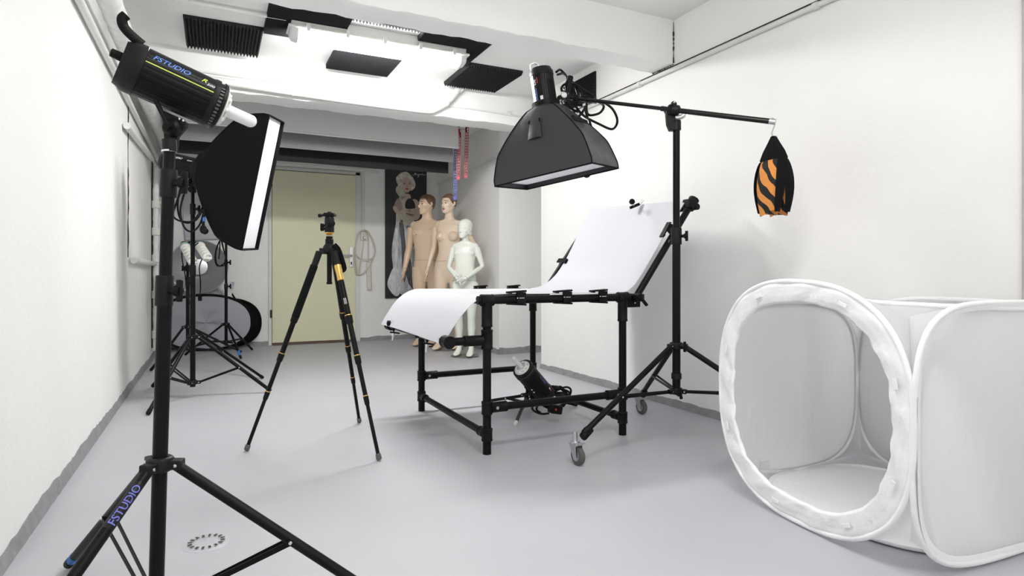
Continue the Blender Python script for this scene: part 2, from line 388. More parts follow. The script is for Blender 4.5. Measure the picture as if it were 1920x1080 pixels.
# ceiling lamps ----------------------------------------------------------------------
def lamp(x0, x1, yc, label, lens):
    t = thing('ceiling_lamp', label, 'lamp', ((x0 + x1) / 2, yc, ZC), 'fluorescent ceiling lamps')
    m = MB(); m.prism([(x0 + .02, yc - .075, ZC), (x0 + .02, yc + .075, ZC), (x0 + .02, yc + .06, 2.462), (x0 + .02, yc - .06, 2.462)], (x1 - x0 - .04, 0, 0)); m.build('housing', HOUS, t, bev=.006)
    m = MB(); m.span((x0, yc - .082, 2.448), (x1, yc + .082, 2.464)); m.build('rim', HOUS, t, bev=.004)
    m = MB(); n = 14; rs = []
    prof = [(-.072, 2.448), (-.070, 2.415), (-.052, 2.388), (-.02, 2.380), (.02, 2.380), (.052, 2.388), (.070, 2.415), (.072, 2.448)]
    for x, k in ((x0 + .062, 1), (x0 + .10, 1), (x1 - .10, 1), (x1 - .062, 1)):
        rs.append([V((x, yc + a * k, 2.448 + (b - 2.448) * k)) for a, b in prof])
    m.rings(rs); m.build('diffuser', lens, t, ang=50)
    for xa, xb in ((x0 + .010, x0 + .062), (x1 - .010, x1 - .062)):
        m = MB(); m.rings([[V((x, yc + a * k, 2.448 + (b - 2.448) * k)) for a, b in prof] for x, k in ((xa, .60), (xa + (xb - xa) * .3, .90), (xb, 1.0))]); m.build('end_cap', CLIPM, t, ang=50)
    for x in [x0 + .12 + i * (x1 - x0 - .24) / 4 for i in range(5)]:
        for s in (-1, 1): MB().span((x - .012, yc + s * .078, 2.43), (x + .012, yc + s * .090, 2.478)).build('clip', CLIPM, t)
    return t
lamp(.43, 1.67, 4.19, 'lit fluorescent lamp on the ceiling between the two beams', LENS[0])
lamp(.35, 1.59, 1.15, 'lit fluorescent lamp on the ceiling in front of the near beam', LENS[1])
lamp(.35, 1.59, -.75, 'lit fluorescent lamp on the ceiling at the near end of the room', LENS[2])

# acoustic foam ---------------------------------------------------------------------------
def foam(x0, x1, y0, y1, along, label, z=2.53):
    m = MB(); n = 22; zz = z; pts = []
    lo, hi = (x0, x1) if along == 'y' else (y0, y1)
    for i in range(n):
        a = lo + (hi - lo) * i / n; w = (hi - lo) / n
        pts += [(a, zz - .016), (a + w * .5, zz - .040)]
    pts += [(hi, zz - .016), (hi, zz - .0005), (lo, zz - .0005)]
    if along == 'y': m.prism([(a, y0, b) for a, b in pts], (0, y1 - y0, 0))
    else: m.prism([(x0, a, b) for a, b in pts], (x1 - x0, 0, 0))
    tag(m.build('acoustic_foam_panel', FOAM, loc=((x0 + x1) / 2, (y0 + y1) / 2, z), ang=20), label, 'acoustic panel', 'dark ridged foam panels on the ceiling')
foam(-.175, .305, 4.43, 4.98, 'y', 'dark ridged foam panel left of the ceiling lamp, nearest the left wall')
foam(.305, .80, 3.91, 4.45, 'x', 'dark ridged foam panel over the left end of the ceiling lamp')
foam(.80, 1.275, 3.40, 3.985, 'y', 'dark ridged foam panel showing only its toothed edge beside the near beam')
foam(1.28, 1.775, 3.92, 4.46, 'x', 'dark ridged foam panel over the right end of the ceiling lamp')
foam(.80, 1.29, 4.48, 4.99, 'x', 'dark ridged foam panel under the middle of the lamp, against the rear beam')
foam(1.79, 2.275, 4.45, 5.0, 'y', 'dark ridged foam panel beside the pipe elbow, right of the lamp')
m = MB(); n = 9; pts = []
for i in range(n):
    w = .21 / n; a = 2.255 + i * w; pts += [(XR - .012, a), (XR - .034, a + w * .5)]
pts += [(XR - .012, 2.465), (XR - .0005, 2.465), (XR - .0005, 2.255)]
m.prism([(a, 4.03, b) for a, b in pts], (0, .46, 0)); tag(m.build('acoustic_foam_panel', FOAM, loc=(XR, 4.25, 2.36), ang=20), 'dark ridged foam offcut high on the right wall behind the boom flash head', 'acoustic panel')

# ------------------------------------------------------------------ backdrop rolls and chains
def roll(yc, ztop, zbot, x0, x1, m_, label, wav, seed):
    t = thing('backdrop_roll', label, 'backdrop', ((x0 + x1) / 2, yc, ztop))
    MB().tube((x0 - .05, yc + .05, ztop), (x1 + .04, yc + .05, ztop), .026, n=20).build('core_tube', PLA, t)
    m = MB(); n = 80; rnd = random.Random(seed); ph = [rnd.uniform(0, 6) for _ in range(4)]
    def w(x): return wav * (math.sin(x * 2.3 + ph[0]) + .5 * math.sin(x * 5.1 + ph[1]))
    def fn(a, b):
        x = x0 + (x1 - x0) * a
        z = ztop + (zbot - ztop) * b + w(x) * b * .6
        y = yc - .0 + w(x) * b * 1.5 + .012 * math.sin(b * 3 + x)
        return V((x, y, z))
    m.grid(fn, n, 10, .003); m.build('hanging_paper', m_, t)
    m = MB(); pts = [fn(i / n, 1) + V((0, .004, .006)) for i in range(n + 1)]; m.path(pts, .009, 8); m.build('bottom_hem', m_, t)
    return t
roll(5.80, 2.46, 2.137, -.34, 2.228, GRY1, 'light grey paper backdrop roll hanging nearest under the rear beam', .008, 1)
roll(6.0, 2.42, 2.034, -.34, 2.240, GRY2, 'charcoal paper backdrop roll hanging between the grey and the black one', .009, 2)
roll(6.2, 2.36, 1.945, -.34, 2.27, BLK3, 'black paper backdrop roll hanging lowest, nearest the cream door', .010, 3)
def chain(p, q, m_, label, w=.034):
    t = MB(); p, q = V(p), V(q); a = (q - p); L_ = a.length; a.normalize(); x = RT
    n = int(L_ / .028)
    for k in (-1, 0, 1): t.bar(p + x * w / 2 * k, q + x * w / 2 * k, .0048, .005, x)
    for i in range(n + 1): c = p + a * L_ * i / n; t.bar(c - x * w / 2, c + x * w / 2, .007, .006, a)
    t.lathe(q - FW * .004, q + FW, [(0, w / 2 + .003), (.008, w / 2 + .003)], 12)
    tag(t.build('pull_chain', m_, loc=p), label, 'chain', 'backdrop pull chains')
chain(at(861, 243, D=6.35), at(859, 334, D=6.35), REDC, 'shorter-hanging red plastic chain beside the blue one at the end of the grey backdrop')
chain(at(876, 239, D=6.5), at(873, 331, D=6.5), REDC, 'red plastic chain hanging alone, furthest right of the backdrop chains')
chain(at(855, 262, D=6.6), at(853, 372, D=6.6), BLUC, 'blue plastic chain hanging lowest in front of the female mannequin head')
t = thing('backdrop_bracket', 'small black bracket with wheels holding the backdrop chains', 'bracket', at(868, 243, D=6.42))
MB().tube(at(858, 240, D=6.42), at(876, 243, D=6.42), .012).build('rod', CREAM, t)
for u, v in ((861, 246), (863, 253), (874, 243)): c = at(u, v, D=6.42); MB().lathe(c - RT * .006, c + RT, [(0, .026), (.012, .026)], 18).build('wheel', PLA, t)
MB().path([at(861, 240, D=6.42), at(861, 200, D=6.42)], .008).build('hanger', PLA, t)

# ------------------------------------------------------------------ wall things
t = thing('wall_socket', 'cream double wall socket with a plug beside the cream door', 'socket', (1.752, YB, 1.36))
MB().span((1.71, 7.925, 1.30), (1.792, 7.949, 1.418)).build('faceplate', SOCK, t, bev=.004)
MB().lathe((1.751, 7.925, 1.385), (1.751, 6, 1.385), [(0, .026), (.002, .026), (.002, .022), (-.006, .020)], 20).build('outlet', CREAM, t)
for s in (-1, 1): MB().lathe((1.751 + s * .008, 7.924, 1.388), (1.751 + s * .008, 6, 1.388), [(0, .003), (.001, .003)], 8).build('pin_hole', DARK, t)
t = thing('extension_lead', 'white multi-socket extension lead hanging in coils from the wall socket', 'extension lead', (1.80, 7.92, 1.0))
MB().lathe((1.751, 7.928, 1.333), (1.751, 6, 1.333), [(0, .023), (.02, .023), (.045, .017)], 16).build('plug', CREAM, t)
Yw = 7.905
def wp(u, v, y=Yw): return at(u, v, Y=y)
loops = [(682, 447), (680, 470), (676, 495), (672, 515), (669, 505), (667, 480), (667, 455), (672, 437), (682, 431), (692, 436), (700, 455), (704, 470), (699, 483), (688, 487), (675, 484), (667, 474), (668, 452), (675, 435), (686, 432), (696, 443), (703, 462), (702, 478), (697, 490), (692, 500), (680, 513), (667, 512), (665, 480), (668, 450), (676, 434), (688, 434), (691, 450), (691, 470), (691, 490)]
MB().path(smoothpath([wp(u, v, Yw - .012 * (i % 3)) for i, (u, v) in enumerate(loops)], 6), .0065, 8).build('cable', CABW, t)
c = wp(692, 518, 7.91); MB().bar(wp(691, 492, 7.905), wp(693, 543, 7.905), .055, .04, RT).build('socket_strip', CREAM, t, bev=.008)
for k in range(5):
    c = wp(691, 492, 7.882) * (1 - (k + .5) / 5) + wp(693, 543, 7.882) * ((k + .5) / 5); MB().lathe(c, c - V((0, 1, 0)), [(0, .019), (.003, .019), (.003, .014)], 16).build('outlet', SOCK, t)
t = MB(); a = at(822, 302, Y=7.93); b = at(830, 346, Y=7.93)
t.path(smoothpath([a, a + V((0, -.02, -.2)), a + V((.02, -.06, -.27)), a + V((.05, -.05, -.24))], 5), .008).path([a + V((.06, 0, .0)), a + V((.06, 0, -.24))], .006).tube(a + V((-.01, .015, .02)), a + V((.13, .015, .0)), .008)
tag(t.build('wall_hook', FRAME, loc=a), 'small white wire hook on the back wall between poster and mannequin heads', 'hook')

# poster -------------------------------------------------------------------------------------
PO = at(722, 318, Y=7.925); PW, PH = .565, 1.70
PT = V((2.026, 7.925, 2.243))
po = thing('poster', 'tall dark poster of a blonde woman in a white draped gown', 'poster', PT - UP * PH)
MB().span((PT.x, 7.925, PT.z - PH), (PT.x + PW, 7.947, PT.z)).build('panel', mat('poster_black', (.018, .018, .022), .4), po)
PM = [mat('print_skin', (.60, .46, .39), .5), mat('print_skin_shade', (.40, .29, .245), .5), mat('print_hair', (.78, .73, .64), .5, var=.55, vscale=26),
      mat('print_gown', (.66, .68, .72), .5, var=.5, vscale=9, stretch=(2.2, 1, .8)), mat('print_gown_light', (.74, .77, .80), .5, var=.3, vscale=12, stretch=(3, 1, .8)),
      mat('print_gown_dark', (.14, .14, .155), .5, var=.5, vscale=16, stretch=(3, 1, .6)), mat('print_bodice', (.02, .02, .022), .6), mat('print_cream', (.60, .58, .46), .5, var=.3, vscale=14, stretch=(3, 1, .7)), DARK, LIPM, WPR]
m = MB()
def pp(u, v, k):  # pixel inside the photo of the poster -> point on the poster
    return V((PT.x + (u - 722) / 76.5 * PW, 7.9248 - k * .0006, PT.z - (v - 319 - (u - 722) * .05) / 238 * PH))
def blob(pts, mi, k, sm=5):
    q = smoothpath([pp(u, v, k) for u, v in pts], sm, True) if sm > 1 else [pp(u, v, k) for u, v in pts]
    m.cur = mi; b = m.add(q); c = m.add([sum(q, V()) / len(q)])
    for i in range(len(q)): m.face(c, b + (i + 1) % len(q), b + i)
# gown body, train, shawl, arms, head: a generic figure
blob([(744, 395), (741, 420), (735, 455), (734, 480), (738, 515), (742, 540), (752, 552), (764, 556), (776, 545), (772, 515), (776, 480), (778, 450), (775, 415), (768, 396)], 3, 1)
blob([(738, 500), (728, 520), (726, 533), (732, 545), (741, 554), (748, 550), (750, 535), (749, 515)], 4, 2)
blob([(752, 470), (758, 505), (766, 535), (780, 545), (772, 515), (766, 480)], 5, 2)
blob([(747, 420), (751, 460), (753, 505), (757, 530), (761, 500), (758, 450), (754, 415)], 5, 3)
blob([(760, 425), (766, 440), (774, 455), (775, 440), (766, 425)], 5, 3)
blob([(764, 470), (774, 462), (775, 452), (766, 460)], 5, 3)
blob([(741, 430), (739, 470), (741, 505), (745, 470), (745, 435)], 4, 3)
blob([(744, 396), (752, 403), (764, 402), (774, 394), (776, 412), (765, 422), (752, 420), (744, 410)], 7, 3)
blob([(756, 376), (764, 378), (776, 374), (784, 382), (786, 400), (780, 402), (760, 400), (757, 390)], 0, 4)   # chest and shoulder
blob([(757, 366), (767, 366), (768, 380), (757, 382)], 0, 5)                                        # neck
blob([(776, 377), (784, 382), (787, 398), (784, 410), (776, 414), (762, 410), (750, 402), (740, 393), (737, 388), (742, 386), (752, 396), (766, 402), (776, 402), (777, 390)], 0, 6)  # left arm across
blob([(741, 377), (738, 388), (741, 396), (748, 397), (754, 390), (754, 378), (748, 372)], 1, 7)       # right arm up
blob([(737, 387), (736, 393), (743, 402), (747, 400), (743, 390)], 0, 8)
blob([(761, 376), (768, 373), (775, 380), (777, 390), (773, 392), (760, 392), (758, 384)], 6, 8)
blob([(751, 363), (747, 372), (752, 384), (754, 400), (754, 420), (758, 420), (759, 398), (757, 380), (757, 368)], 7, 9)
blob([(742, 352), (748, 349), (757, 356), (758, 372), (752, 376), (746, 368), (741, 360)], 7, 9)
blob([(743, 345), (741, 336), (746, 329), (752, 325), (761, 324), (768, 329), (774, 337), (777, 349), (772, 357), (766, 358), (750, 352), (746, 350)], 2, 10)
blob([(752, 340), (753, 352), (758, 361), (763, 362), (768, 356), (771, 346), (768, 337), (758, 335)], 0, 11)
blob([(747, 344), (745, 336), (751, 329), (759, 328), (754, 335), (750, 345)], 2, 12)
for u, v in ((756.5, 345.5), (766, 346)): blob([(u - 2.2, v), (u, v - 1), (u + 2.2, v), (u, v + .9)], 8, 13, 2)
for u, v in ((756, 342.5), (766.5, 343)): blob([(u - 2.8, v + .3), (u, v - .8), (u + 2.8, v + .5), (u, v)], 8, 13, 2)
blob([(758, 355), (761, 353.8), (764.5, 355), (761, 357.4)], 9, 13, 3)
blob([(760.8, 346), (759.6, 350.5), (761.5, 351.5), (763, 350.4), (761.8, 346)], 1, 12, 2)
m.cur = 10
sig = [(772, 331), (775, 327), (777, 325), (776, 330), (779, 326), (780, 330), (783, 327), (784, 331), (781, 333), (786, 327), (788, 329), (790, 326), (791, 329), (794, 328), (796, 328.5)]
m.path([pp(p.x, p.y, 13) for p in smoothpath([(u, v, 0) for u, v in sig], 4)], .0022, 4)
m.build('printed_figure', PM, po, ang=0)

# ------------------------------------------------------------------ light stands
def light_stand(label, hub, low, feet, secs, collars, legr=.011, bq=.5, tape=None, name='light_stand', hubr=.03, bars=2, group=None, lift=0):
    hub, low = V(hub), V(low); feet = [V(f) for f in feet]
    ctr = sum(feet, V()) / len(feet)
    t = thing(name, label, 'light stand', (ctr.x, ctr.y, lift), group)
    for p, q, r in secs: MB().tube(p, q, r, n=20).build('pole', BLK, t)
    ax = (V(secs[-1][1]) - V(secs[0][0])).normalized()
    for p, L_, r, kd in collars:
        c = MB().lathe(V(p) - ax * L_ / 2, V(p) + ax, [(0, r * .96), (.004, r), (L_ - .004, r), (L_, r * .96)], 22).build('collar', PLAG, t)
        if kd is not None:
            kd = V(kd).normalized(); m = MB(); e = V(p) + kd * r
            m.lathe(e - kd * .004, e + kd, [(0, .008), (.018, .008), (.02, .014), (.034, .012)], 12)
            m.bar(e + kd * .027 - ax * .026, e + kd * .027 + ax * .026, .014, .009, kd); m.build('knob', PLA, c, bev=.002)
    m = MB()
    for z0, r_ in ((hub, hubr), (low, hubr * .9)):
        m = MB(); m.lathe(z0 - ax * .016, z0 + ax, [(0, r_ * .8), (.004, r_), (.028, r_), (.034, r_ * .85)], 20)
        for f in feet:
            e = (f - z0); e = (e - ax * e.dot(ax)).normalized(); m.bar(z0 + e * r_ * .5, z0 + e * (r_ + .022), .030, .022, ax.cross(e))
        o = m.build('spreader', PLAG, t, bev=.003)
        m = MB()
        for f in feet:
            e = (f - z0); e = (e - ax * e.dot(ax)).normalized(); sd = ax.cross(e)
            for s in (-1, 1): c = z0 + e * (r_ + .010) + sd * s * .0150; m.lathe(c, c + sd * s, [(0, .0045), (.002, .004), (.003, .001)], 8)
        m.build('rivets', CHR, o)
    for i, f in enumerate(feet):
        e = (f - hub); e = (e - ax * e.dot(ax)).normalized(); a = hub + e * (hubr + .008) - ax * .004; b = f + UP * (legr * .9 + lift * 0)
        dv = (b - a); L_ = dv.length; dn = dv.normalized()
        lg = MB().tube(a, b - dn * .03, legr, n=14).build('leg', BLK, t)
        MB().lathe(b - dn * .035, b, [(0, legr * 1.12), (.028, legr * 1.15), (.035, legr * .85)], 14).build('foot', PLA, lg)
        if tape and i in tape: lab(MB().tube(b - dn * (.035 + tape[i]), b - dn * .034, legr * 1.08, n=14).build('tape', BLUET, lg), 'bright blue tape')
        p = a + dv * bq; el = (f - low); el = (el - ax * el.dot(ax)).normalized(); q = low + el * (hubr * .9 + .012); sd = ax.cross(e)
        m = MB()
        if bars == 2:
            for s in (-1, 1): m.bar(q + sd * s * .009, p + sd * s * (legr + .002), .003, .013, sd)
        else: m.bar(q, p, .012, .015, sd)
        br = m.build('brace', BLK, lg)
        m = MB()
        for s in (-1, 1): c = p + sd * s * (legr + .003); m.lathe(c, c + sd * s, [(0, .005), (.0025, .004), (.0035, .001)], 8)
        m.build('rivets', CHR, br)
    return t

# ------------------------------------------------------------------ flash heads
def flash_head(label, rear, front, r, tube=.085, tuber=.014, upd=None, stripe=None, words=(), slots=True, handle=True, knob=True, silver=False, name='flash_head', loc=None):
    rear, front = V(rear), V(front); ax = front - rear; L_ = ax.length; a = ax.normalized(); mid = (rear + front) / 2
    vv = EYE - mid; vv = (vv - a * vv.dot(a)).normalized(); w = a.cross(vv); ref = V(upd) if upd else UP
    if w.dot(ref) < 0: w = -w
    def P(t, psi, k=1.0): return rear + a * t + (vv * math.cos(R(psi)) + w * math.sin(R(psi))) * r * k
    t = thing(name, label, 'flash head', loc or tuple(mid))
    n = 120; h0, h1 = L_ * .10, L_ * .86
    def ring(t_, k, groove=0): return [rear + a * t_ + (vv * math.cos(2 * PI * i / n) + w * math.sin(2 * PI * i / n)) * r * (k - (groove if (i % 5 == 0 and 30 > abs(((i + 60) % n) - 60 + 12)) else 0)) for i in range(n)]
    MB().rings([ring(h0, .985, .014), ring(h1, .985, .014)]).build('housing', BLK, t, ang=20)
    MB().rings([ring(-.012, .55), ring(-.012, .86), ring(0, .93), ring(.008, 1.02), ring(h0 + .008, 1.03), ring(h0 + .010, .98)]).build('rear_cap', PLAG, t)
    MB().rings([ring(h1 - .004, 1.0), ring(h1, 1.025), ring(h1 + .009, 1.025), ring(h1 + .010, .95), ring(h1 + .020, .95), ring(h1 + .021, 1.02), ring(L_ - .003, 1.0), ring(L_, .93)]).build('front_ring', PLAG, t)
    if slots:
        m = MB()
        for q in (-14, -21):
            for t0 in (.16, .66): m.bar(P(L_ * t0, q, .992), P(L_ * (t0 + .13), q, .992), .002, .003, w)
        m.build('vent_slots', VELV, t)
        m = MB()
        for q in range(-60, 50, 9): m.bar(P(h1 + .015, q - 2.2, .965), P(h1 + .015, q + 2.2, .965), .009, .006, a)
        m.build('vent_ring', RUB, t)
    MB().rings([ring(L_ - .001, .80), ring(L_ + .006, .74), ring(L_ + .006, .30)]).build('socket', CREAM, t)
    m = MB()
    for q in range(0, 360, 45): m.ball(rear + a * (L_ + .008) + (vv * math.cos(R(q)) + w * math.sin(R(q))) * r * .58, .007, 8, 6)
    m.path([rear + a * (L_ + .012) + (vv * math.cos(R(q)) + w * math.sin(R(q))) * r * .5 for q in range(0, 360, 20)], .004, 6, closed=True)
    m.build('flash_ring', GLASSW, t)
    m = MB(); m.lathe(rear + a * (L_ + .004), rear + a * (L_ + 1), [(0, tuber)] + [(tube - tuber, tuber)] + [(tube - tuber + tuber * math.sin(k * PI / 12), tuber * math.cos(k * PI / 12)) for k in range(1, 6)], 20)
    m.build('flash_tube', GLASSW, t)
    if handle:
        pts = [P(.016, 88, .98), P(-.010, 90, 1.12), P(-.030, 92, 1.30), P(-.038, 93, 1.54), P(-.034, 94, 1.74)]
        MB().path(smoothpath(pts, 6), r * .125, 10, flat=(1, 1.5)).build('handle', PLA, t)
    if knob:
        MB().lathe(rear - a * .012 + w * r * .2, rear - a + w * r * .2, [(0, .011), (.022, .010), (.024, .006)], 14).build('rear_knob', PLA, t)
    if stripe is not None:
        m = MB(); m.grid(lambda i, j: P(h0 + .010 + (h1 - h0 - .012) * i, stripe + (j - .5) * 2.4, .992), 10, 2); lab(m.build('stripe', LIME, t), 'lime green stripe')
    for txt, t0, psi, wd, ht, mm, nm, sh in words:
        m = MB(); lettering(m, txt, lambda x, y: P(t0 + x, psi + math.degrees(y / r), .997), wd, ht, shear=sh); m.build(nm, mm, t, ang=0)
    return t, P, a, vv, w, L_

# softbox ---------------------------------------------------------------------------
def softbox(label, c, u, v, n, w, h, depth, r0, bulge, m_shell, tuck=.022, lip=.035):
    c, u, v, n = V(c), V(u).normalized(), V(v), V(n); u = u; v = (v - u * v.dot(u)).normalized(); nn = u.cross(v)
    n = nn if nn.dot(n) > 0 else -nn
    t = thing('softbox', label, 'softbox', c)
    per = []; M = 14
    for (x0, y0), (x1, y1) in (((-1, -1), (1, -1)), ((1, -1), (1, 1)), ((1, 1), (-1, 1)), ((-1, 1), (-1, -1))):
        for i in range(M): per.append((x0 + (x1 - x0) * i / M, y0 + (y1 - y0) * i / M, math.sin(PI * i / M)))
    def sec(t_, grow=0.):
        g = (1 - bulge) * t_ + bulge * math.sqrt(max(0, 1 - (1 - t_) ** 2)); k = min(1, g * 1.2)
        out = []
        for x, y, e in per:
            q = math.hypot(x, y); rc = r0 + (min(w, h) / 2 - r0) * g; cu = tuple(z / q * rc for z in (x, y)); sq = 1 - .06 * e * math.sin(PI * min(1, t_)) * 1.0
            px = (r0 + (w / 2 - r0) * g) * x * sq; py = (r0 + (h / 2 - r0) * g) * y * sq
            px = cu[0] * (1 - k) + px * k; py = cu[1] * (1 - k) + py * k
            f = 1 + grow / max(w, h)
            out.append(c + u * px * f + v * py * f - n * depth * (1 - t_))
        return out
    MB().rings([sec(0)] + [sec(i / 16) for i in range(1, 17)], cap0=False, cap1=False)
    m = MB(); outer = [sec(i / 18) for i in range(19)]; edge = outer[-1]
    front = [p + n * lip for p in edge]
    inn = [c + (p - c) * .985 for p in edge]
    m.rings(outer + [front, [p + n * lip * .0 for p in [q + (c - q).normalized() * .004 + n * lip for q in edge]], [q + (c - q).normalized() * .004 + n * (lip - tuck - .012) for q in edge]], cap0=False, cap1=False)
    m.build('shell', m_shell, t, ang=45)
    m = MB(); q = len(edge)
    m.grid(lambda i, j: c + u * (i - .5) * (w - .012) + v * (j - .5) * (h - .012) + n * (lip - tuck + .004 * math.sin(9 * i + 2 * j) * math.sin(PI * i) * math.sin(PI * j)), 24, 10)
    m.build('diffuser', WFAB, t)
    m = MB()
    for k in (0, M, 2 * M, 3 * M): m.path([s_[k] for s_ in outer] + [front[k]], .0035, 8)
    m.path(front, .0045, 8, closed=True)
    m.build('piping', FAB, t)
    m = MB(); m.lathe(c - n * (depth + .028), c + n, [(0, r0 * .92), (.004, r0 * 1.04), (.03, r0 * 1.04), (.034, r0 * .9)], 28); m.build('speed_ring', PLA, t)
    return t, sec, n

# ---- near left stand and flash head -------------------------------------------------
DA = 1.45
pA = lambda u, v, d=DA: at(u, v, D=d)
hubA = pA(300, 870)
axA = (pA(317.5, 283) - pA(296, 1000)).normalized()
baseA = hubA - axA * (hubA.z / axA.z); lowA = hubA - axA * (hubA.z - .095)
fA = [V((-.384, 2.193, 0)), V((baseA.x + .60 * math.cos(R(237)), baseA.y + .60 * math.sin(R(237)), 0)), V((baseA.x + .60 * math.cos(R(-19)), baseA.y + .60 * math.sin(R(-19)), 0))]
fA[0] = at(128, 1066, Z=0)
stA = light_stand('black light stand nearest the camera with a lettered left leg', hubA, lowA, fA,
    [(lowA - axA * .03, pA(310, 520), .0165), (pA(309, 560), pA(316, 340), .0140), (pA(315, 350), pA(318, 278), .0128)],
    [(pA(308, 545), .072, .0195, RT * .9 - FW * .3), (pA(316, 344), .066, .0185, RT * .9 - FW * .25)], legr=.0125, bq=.48, tape={0: .032}, hubr=.030)
# lettering on the front left leg
legv = (fA[1] + UP * .012 - (hubA + (fA[1] - hubA) * .07)); 
la = hubA + (fA[1] - baseA).normalized() * .038 - UP * .004; lb = fA[1] + UP * .011; ld = (lb - la).normalized()
lv = EYE - (la + ld * .12); lv = (lv - ld * lv.dot(ld)).normalized(); lw = ld.cross(lv)
if lw.dot(RT) > 0: lw = -lw
leg2 = [o for o in stA.children if o.name.startswith('leg')][1]
def onleg(x, y, k=1.0): a_ = y / .0125; return la + ld * x + (lv * math.cos(a_) + lw * math.sin(a_)) * .0126 * k
m = MB(); m.grid(lambda i, j: onleg(.035 + .115 * i, (j - .5) * .026, 1.004), 4, 8); st = m.build('sticker', BLKG, leg2)
m = MB(); lettering(m, 'FSTUDIO', lambda x, y: onleg(.140 - x, (y - .0085) , 1.02), .095, .017); lab(m.build('lettering', INDIGO, st, ang=0), 'blue lettering')

rA, frA = at(235, 121, D=1.44), at(414, 202, D=1.57)
t, P, a_, vv, ww, LL = flash_head('large black flash head with lime stripe and bare tube on the nearest stand', rA, frA, .0605, tube=.088, tuber=.0165, stripe=27,
    words=[('FSTUDIO', .044, 40, .082, .0150, BLUEL, 'lettering', .35), ('R', .152, 42, .013, .013, LIME, 'model_letter', .4), ('500', .165, 38, .019, .0065, WPR, 'model_number', .3)])
# yoke under the head
yk = pA(318, 240); sid = vv
m = MB(); q = [at(u, v, D=1.475) for u, v in ((301, 205), (340, 222), (349, 230), (348, 238), (333, 256), (329, 283), (308, 283), (306, 245))]
m.prism(q, FW * .012); m.build('yoke', PLAG, t, bev=.002)
m = MB(); q = [at(u, v, D=1.53) for u, v in ((311, 210), (336, 222), (345, 230), (330, 256), (327, 280), (310, 280), (308, 250))]; m.prism(q, FW * .010); m.build('yoke', PLAG, t, bev=.002)
MB().tube(pA(317, 262), pA(318, 285), .0160).build('stand_socket', PLAG, t)
kn = at(318, 238, D=1.46); m = MB(); m.lathe(kn + FW * .02, kn - FW, [(0, .022), (.016, .021), (.020, .016), (.024, .015), (.025, .008), (.034, .009), (.035, .004)], 22); kb = m.build('tilt_knob', PLA, t)
m = MB(); m.bar(at(316, 236, D=1.452), at(291, 187, D=1.45), .014, .008, FW); m.build('tilt_lever', PLA, kb, bev=.002)
for u, v in ((336.5, 223), (344, 226)): c = at(u, v, D=1.474); MB().lathe(c + FW * .002, c - FW, [(0, .0032), (.0035, .0028), (.004, .001)], 10).build('rivet', CHR, t)
MB().tube(pA(317, 282), pA(317.2, 285.5), .0166).build('silver_collar', CHR, t)

# ---- strip softbox on the second stand ------------------------------------------------
fB = [at(277, 780, Z=0), at(508, 736, Z=0), at(286, 727, Z=0)]
cB = sum(fB, V()) / 3; cB = V((-.130, 4.84, 0))
DB = cB.x * sY + cB.y * cY
pB = lambda u, v, d=DB: at(u, v, D=d)
hubB = pB(363, 632); hubB.x, hubB.y = cB.x, cB.y; lowB = V((cB.x, cB.y, pB(363, 717).z))
light_stand('black light stand carrying the tall strip softbox', hubB, lowB, fB,
    [(V((cB.x, cB.y, lowB.z - .03)), V((cB.x, cB.y, pB(363, 500).z)), .0175), (V((cB.x, cB.y, pB(363, 520).z)), V((cB.x, cB.y, pB(363, 385).z)), .0145), (V((cB.x, cB.y, pB(363, 400).z)), V((cB.x, cB.y, pB(363, 356).z)), .0115)],
    [(V((cB.x, cB.y, pB(363, 507).z)), .075, .0205, None), (V((cB.x, cB.y, pB(363, 392).z)), .075, .0185, RT)], legr=.0125, bq=.55, hubr=.032)
sc_, su_, sv_, sn_ = V((.283, 4.593, 1.497)), V((.177, -.146, .973)), V((.42, .905, .06)), V((.89, -.40, -.22))
t, sec, nB = softbox('tall black strip softbox with white front on a stand near the cream door', sc_, su_, sv_, sn_, .93, .275, .37, .135, .78, FAB)
apB = sc_ - nB * .40
rB = apB - nB * .255
t, P, a_, vv, ww, LL = flash_head('black flash head behind the tall strip softbox', rB, apB, .076, tube=.06, stripe=None,
    words=[('FSTUDIO', .055, 34, .085, .017, WPR, 'lettering', .35), ('R500', .175, 34, .035, .010, WPR, 'model_number', .3)], knob=False)
jb = V((cB.x, cB.y, pB(363, 356).z))
m = MB(); m.bar(jb - UP * .02, jb + UP * .05, .035, .035, RT); m.bar(jb + UP * .03, jb + UP * .10 + (apB - jb) * .05, .03, .025, RT); m.build('yoke', PLA, t, bev=.004)
MB().bar(jb + UP * .05 - RT * .02, jb + UP * .13 - RT * .015, .012, .014, FW).build('tilt_lever', PLA, t)
kb_ = MB().lathe(jb + RT * .0 - FW * .015, jb - FW, [(0, .018), (.02, .018), (.022, .01)], 14).build('tilt_knob', PLA, t)
def coil(pts, r, k=6): return MB().path(smoothpath(pts, k), r, 8)
q = lambda u, v, d: at(u, v, D=d)
cw = [q(352, 338, 4.3), q(338, 355, 4.2), q(333, 385, 4.15), (q(338, 410, 4.12)), q(352, 418, 4.1), q(368, 408, 4.12), q(383, 380, 4.2), q(384, 350, 4.3), q(374, 335, 4.32), q(358, 340, 4.2), q(346, 362, 4.15), q(338, 395, 4.1), q(345, 425, 4.08), q(360, 434, 4.08), q(376, 418, 4.12), q(384, 380, 4.2), q(380, 350, 4.3), q(366, 337, 4.28), q(346, 345, 4.15), q(329, 385, 4.12), q(325, 405, 4.1), q(340, 415, 4.1), q(365, 414, 4.1), q(380, 395, 4.12), q(383, 405, 4.12), q(381, 424, 4.1)]
cab = coil(cw, .0065).build('power_cord', PLA, t)
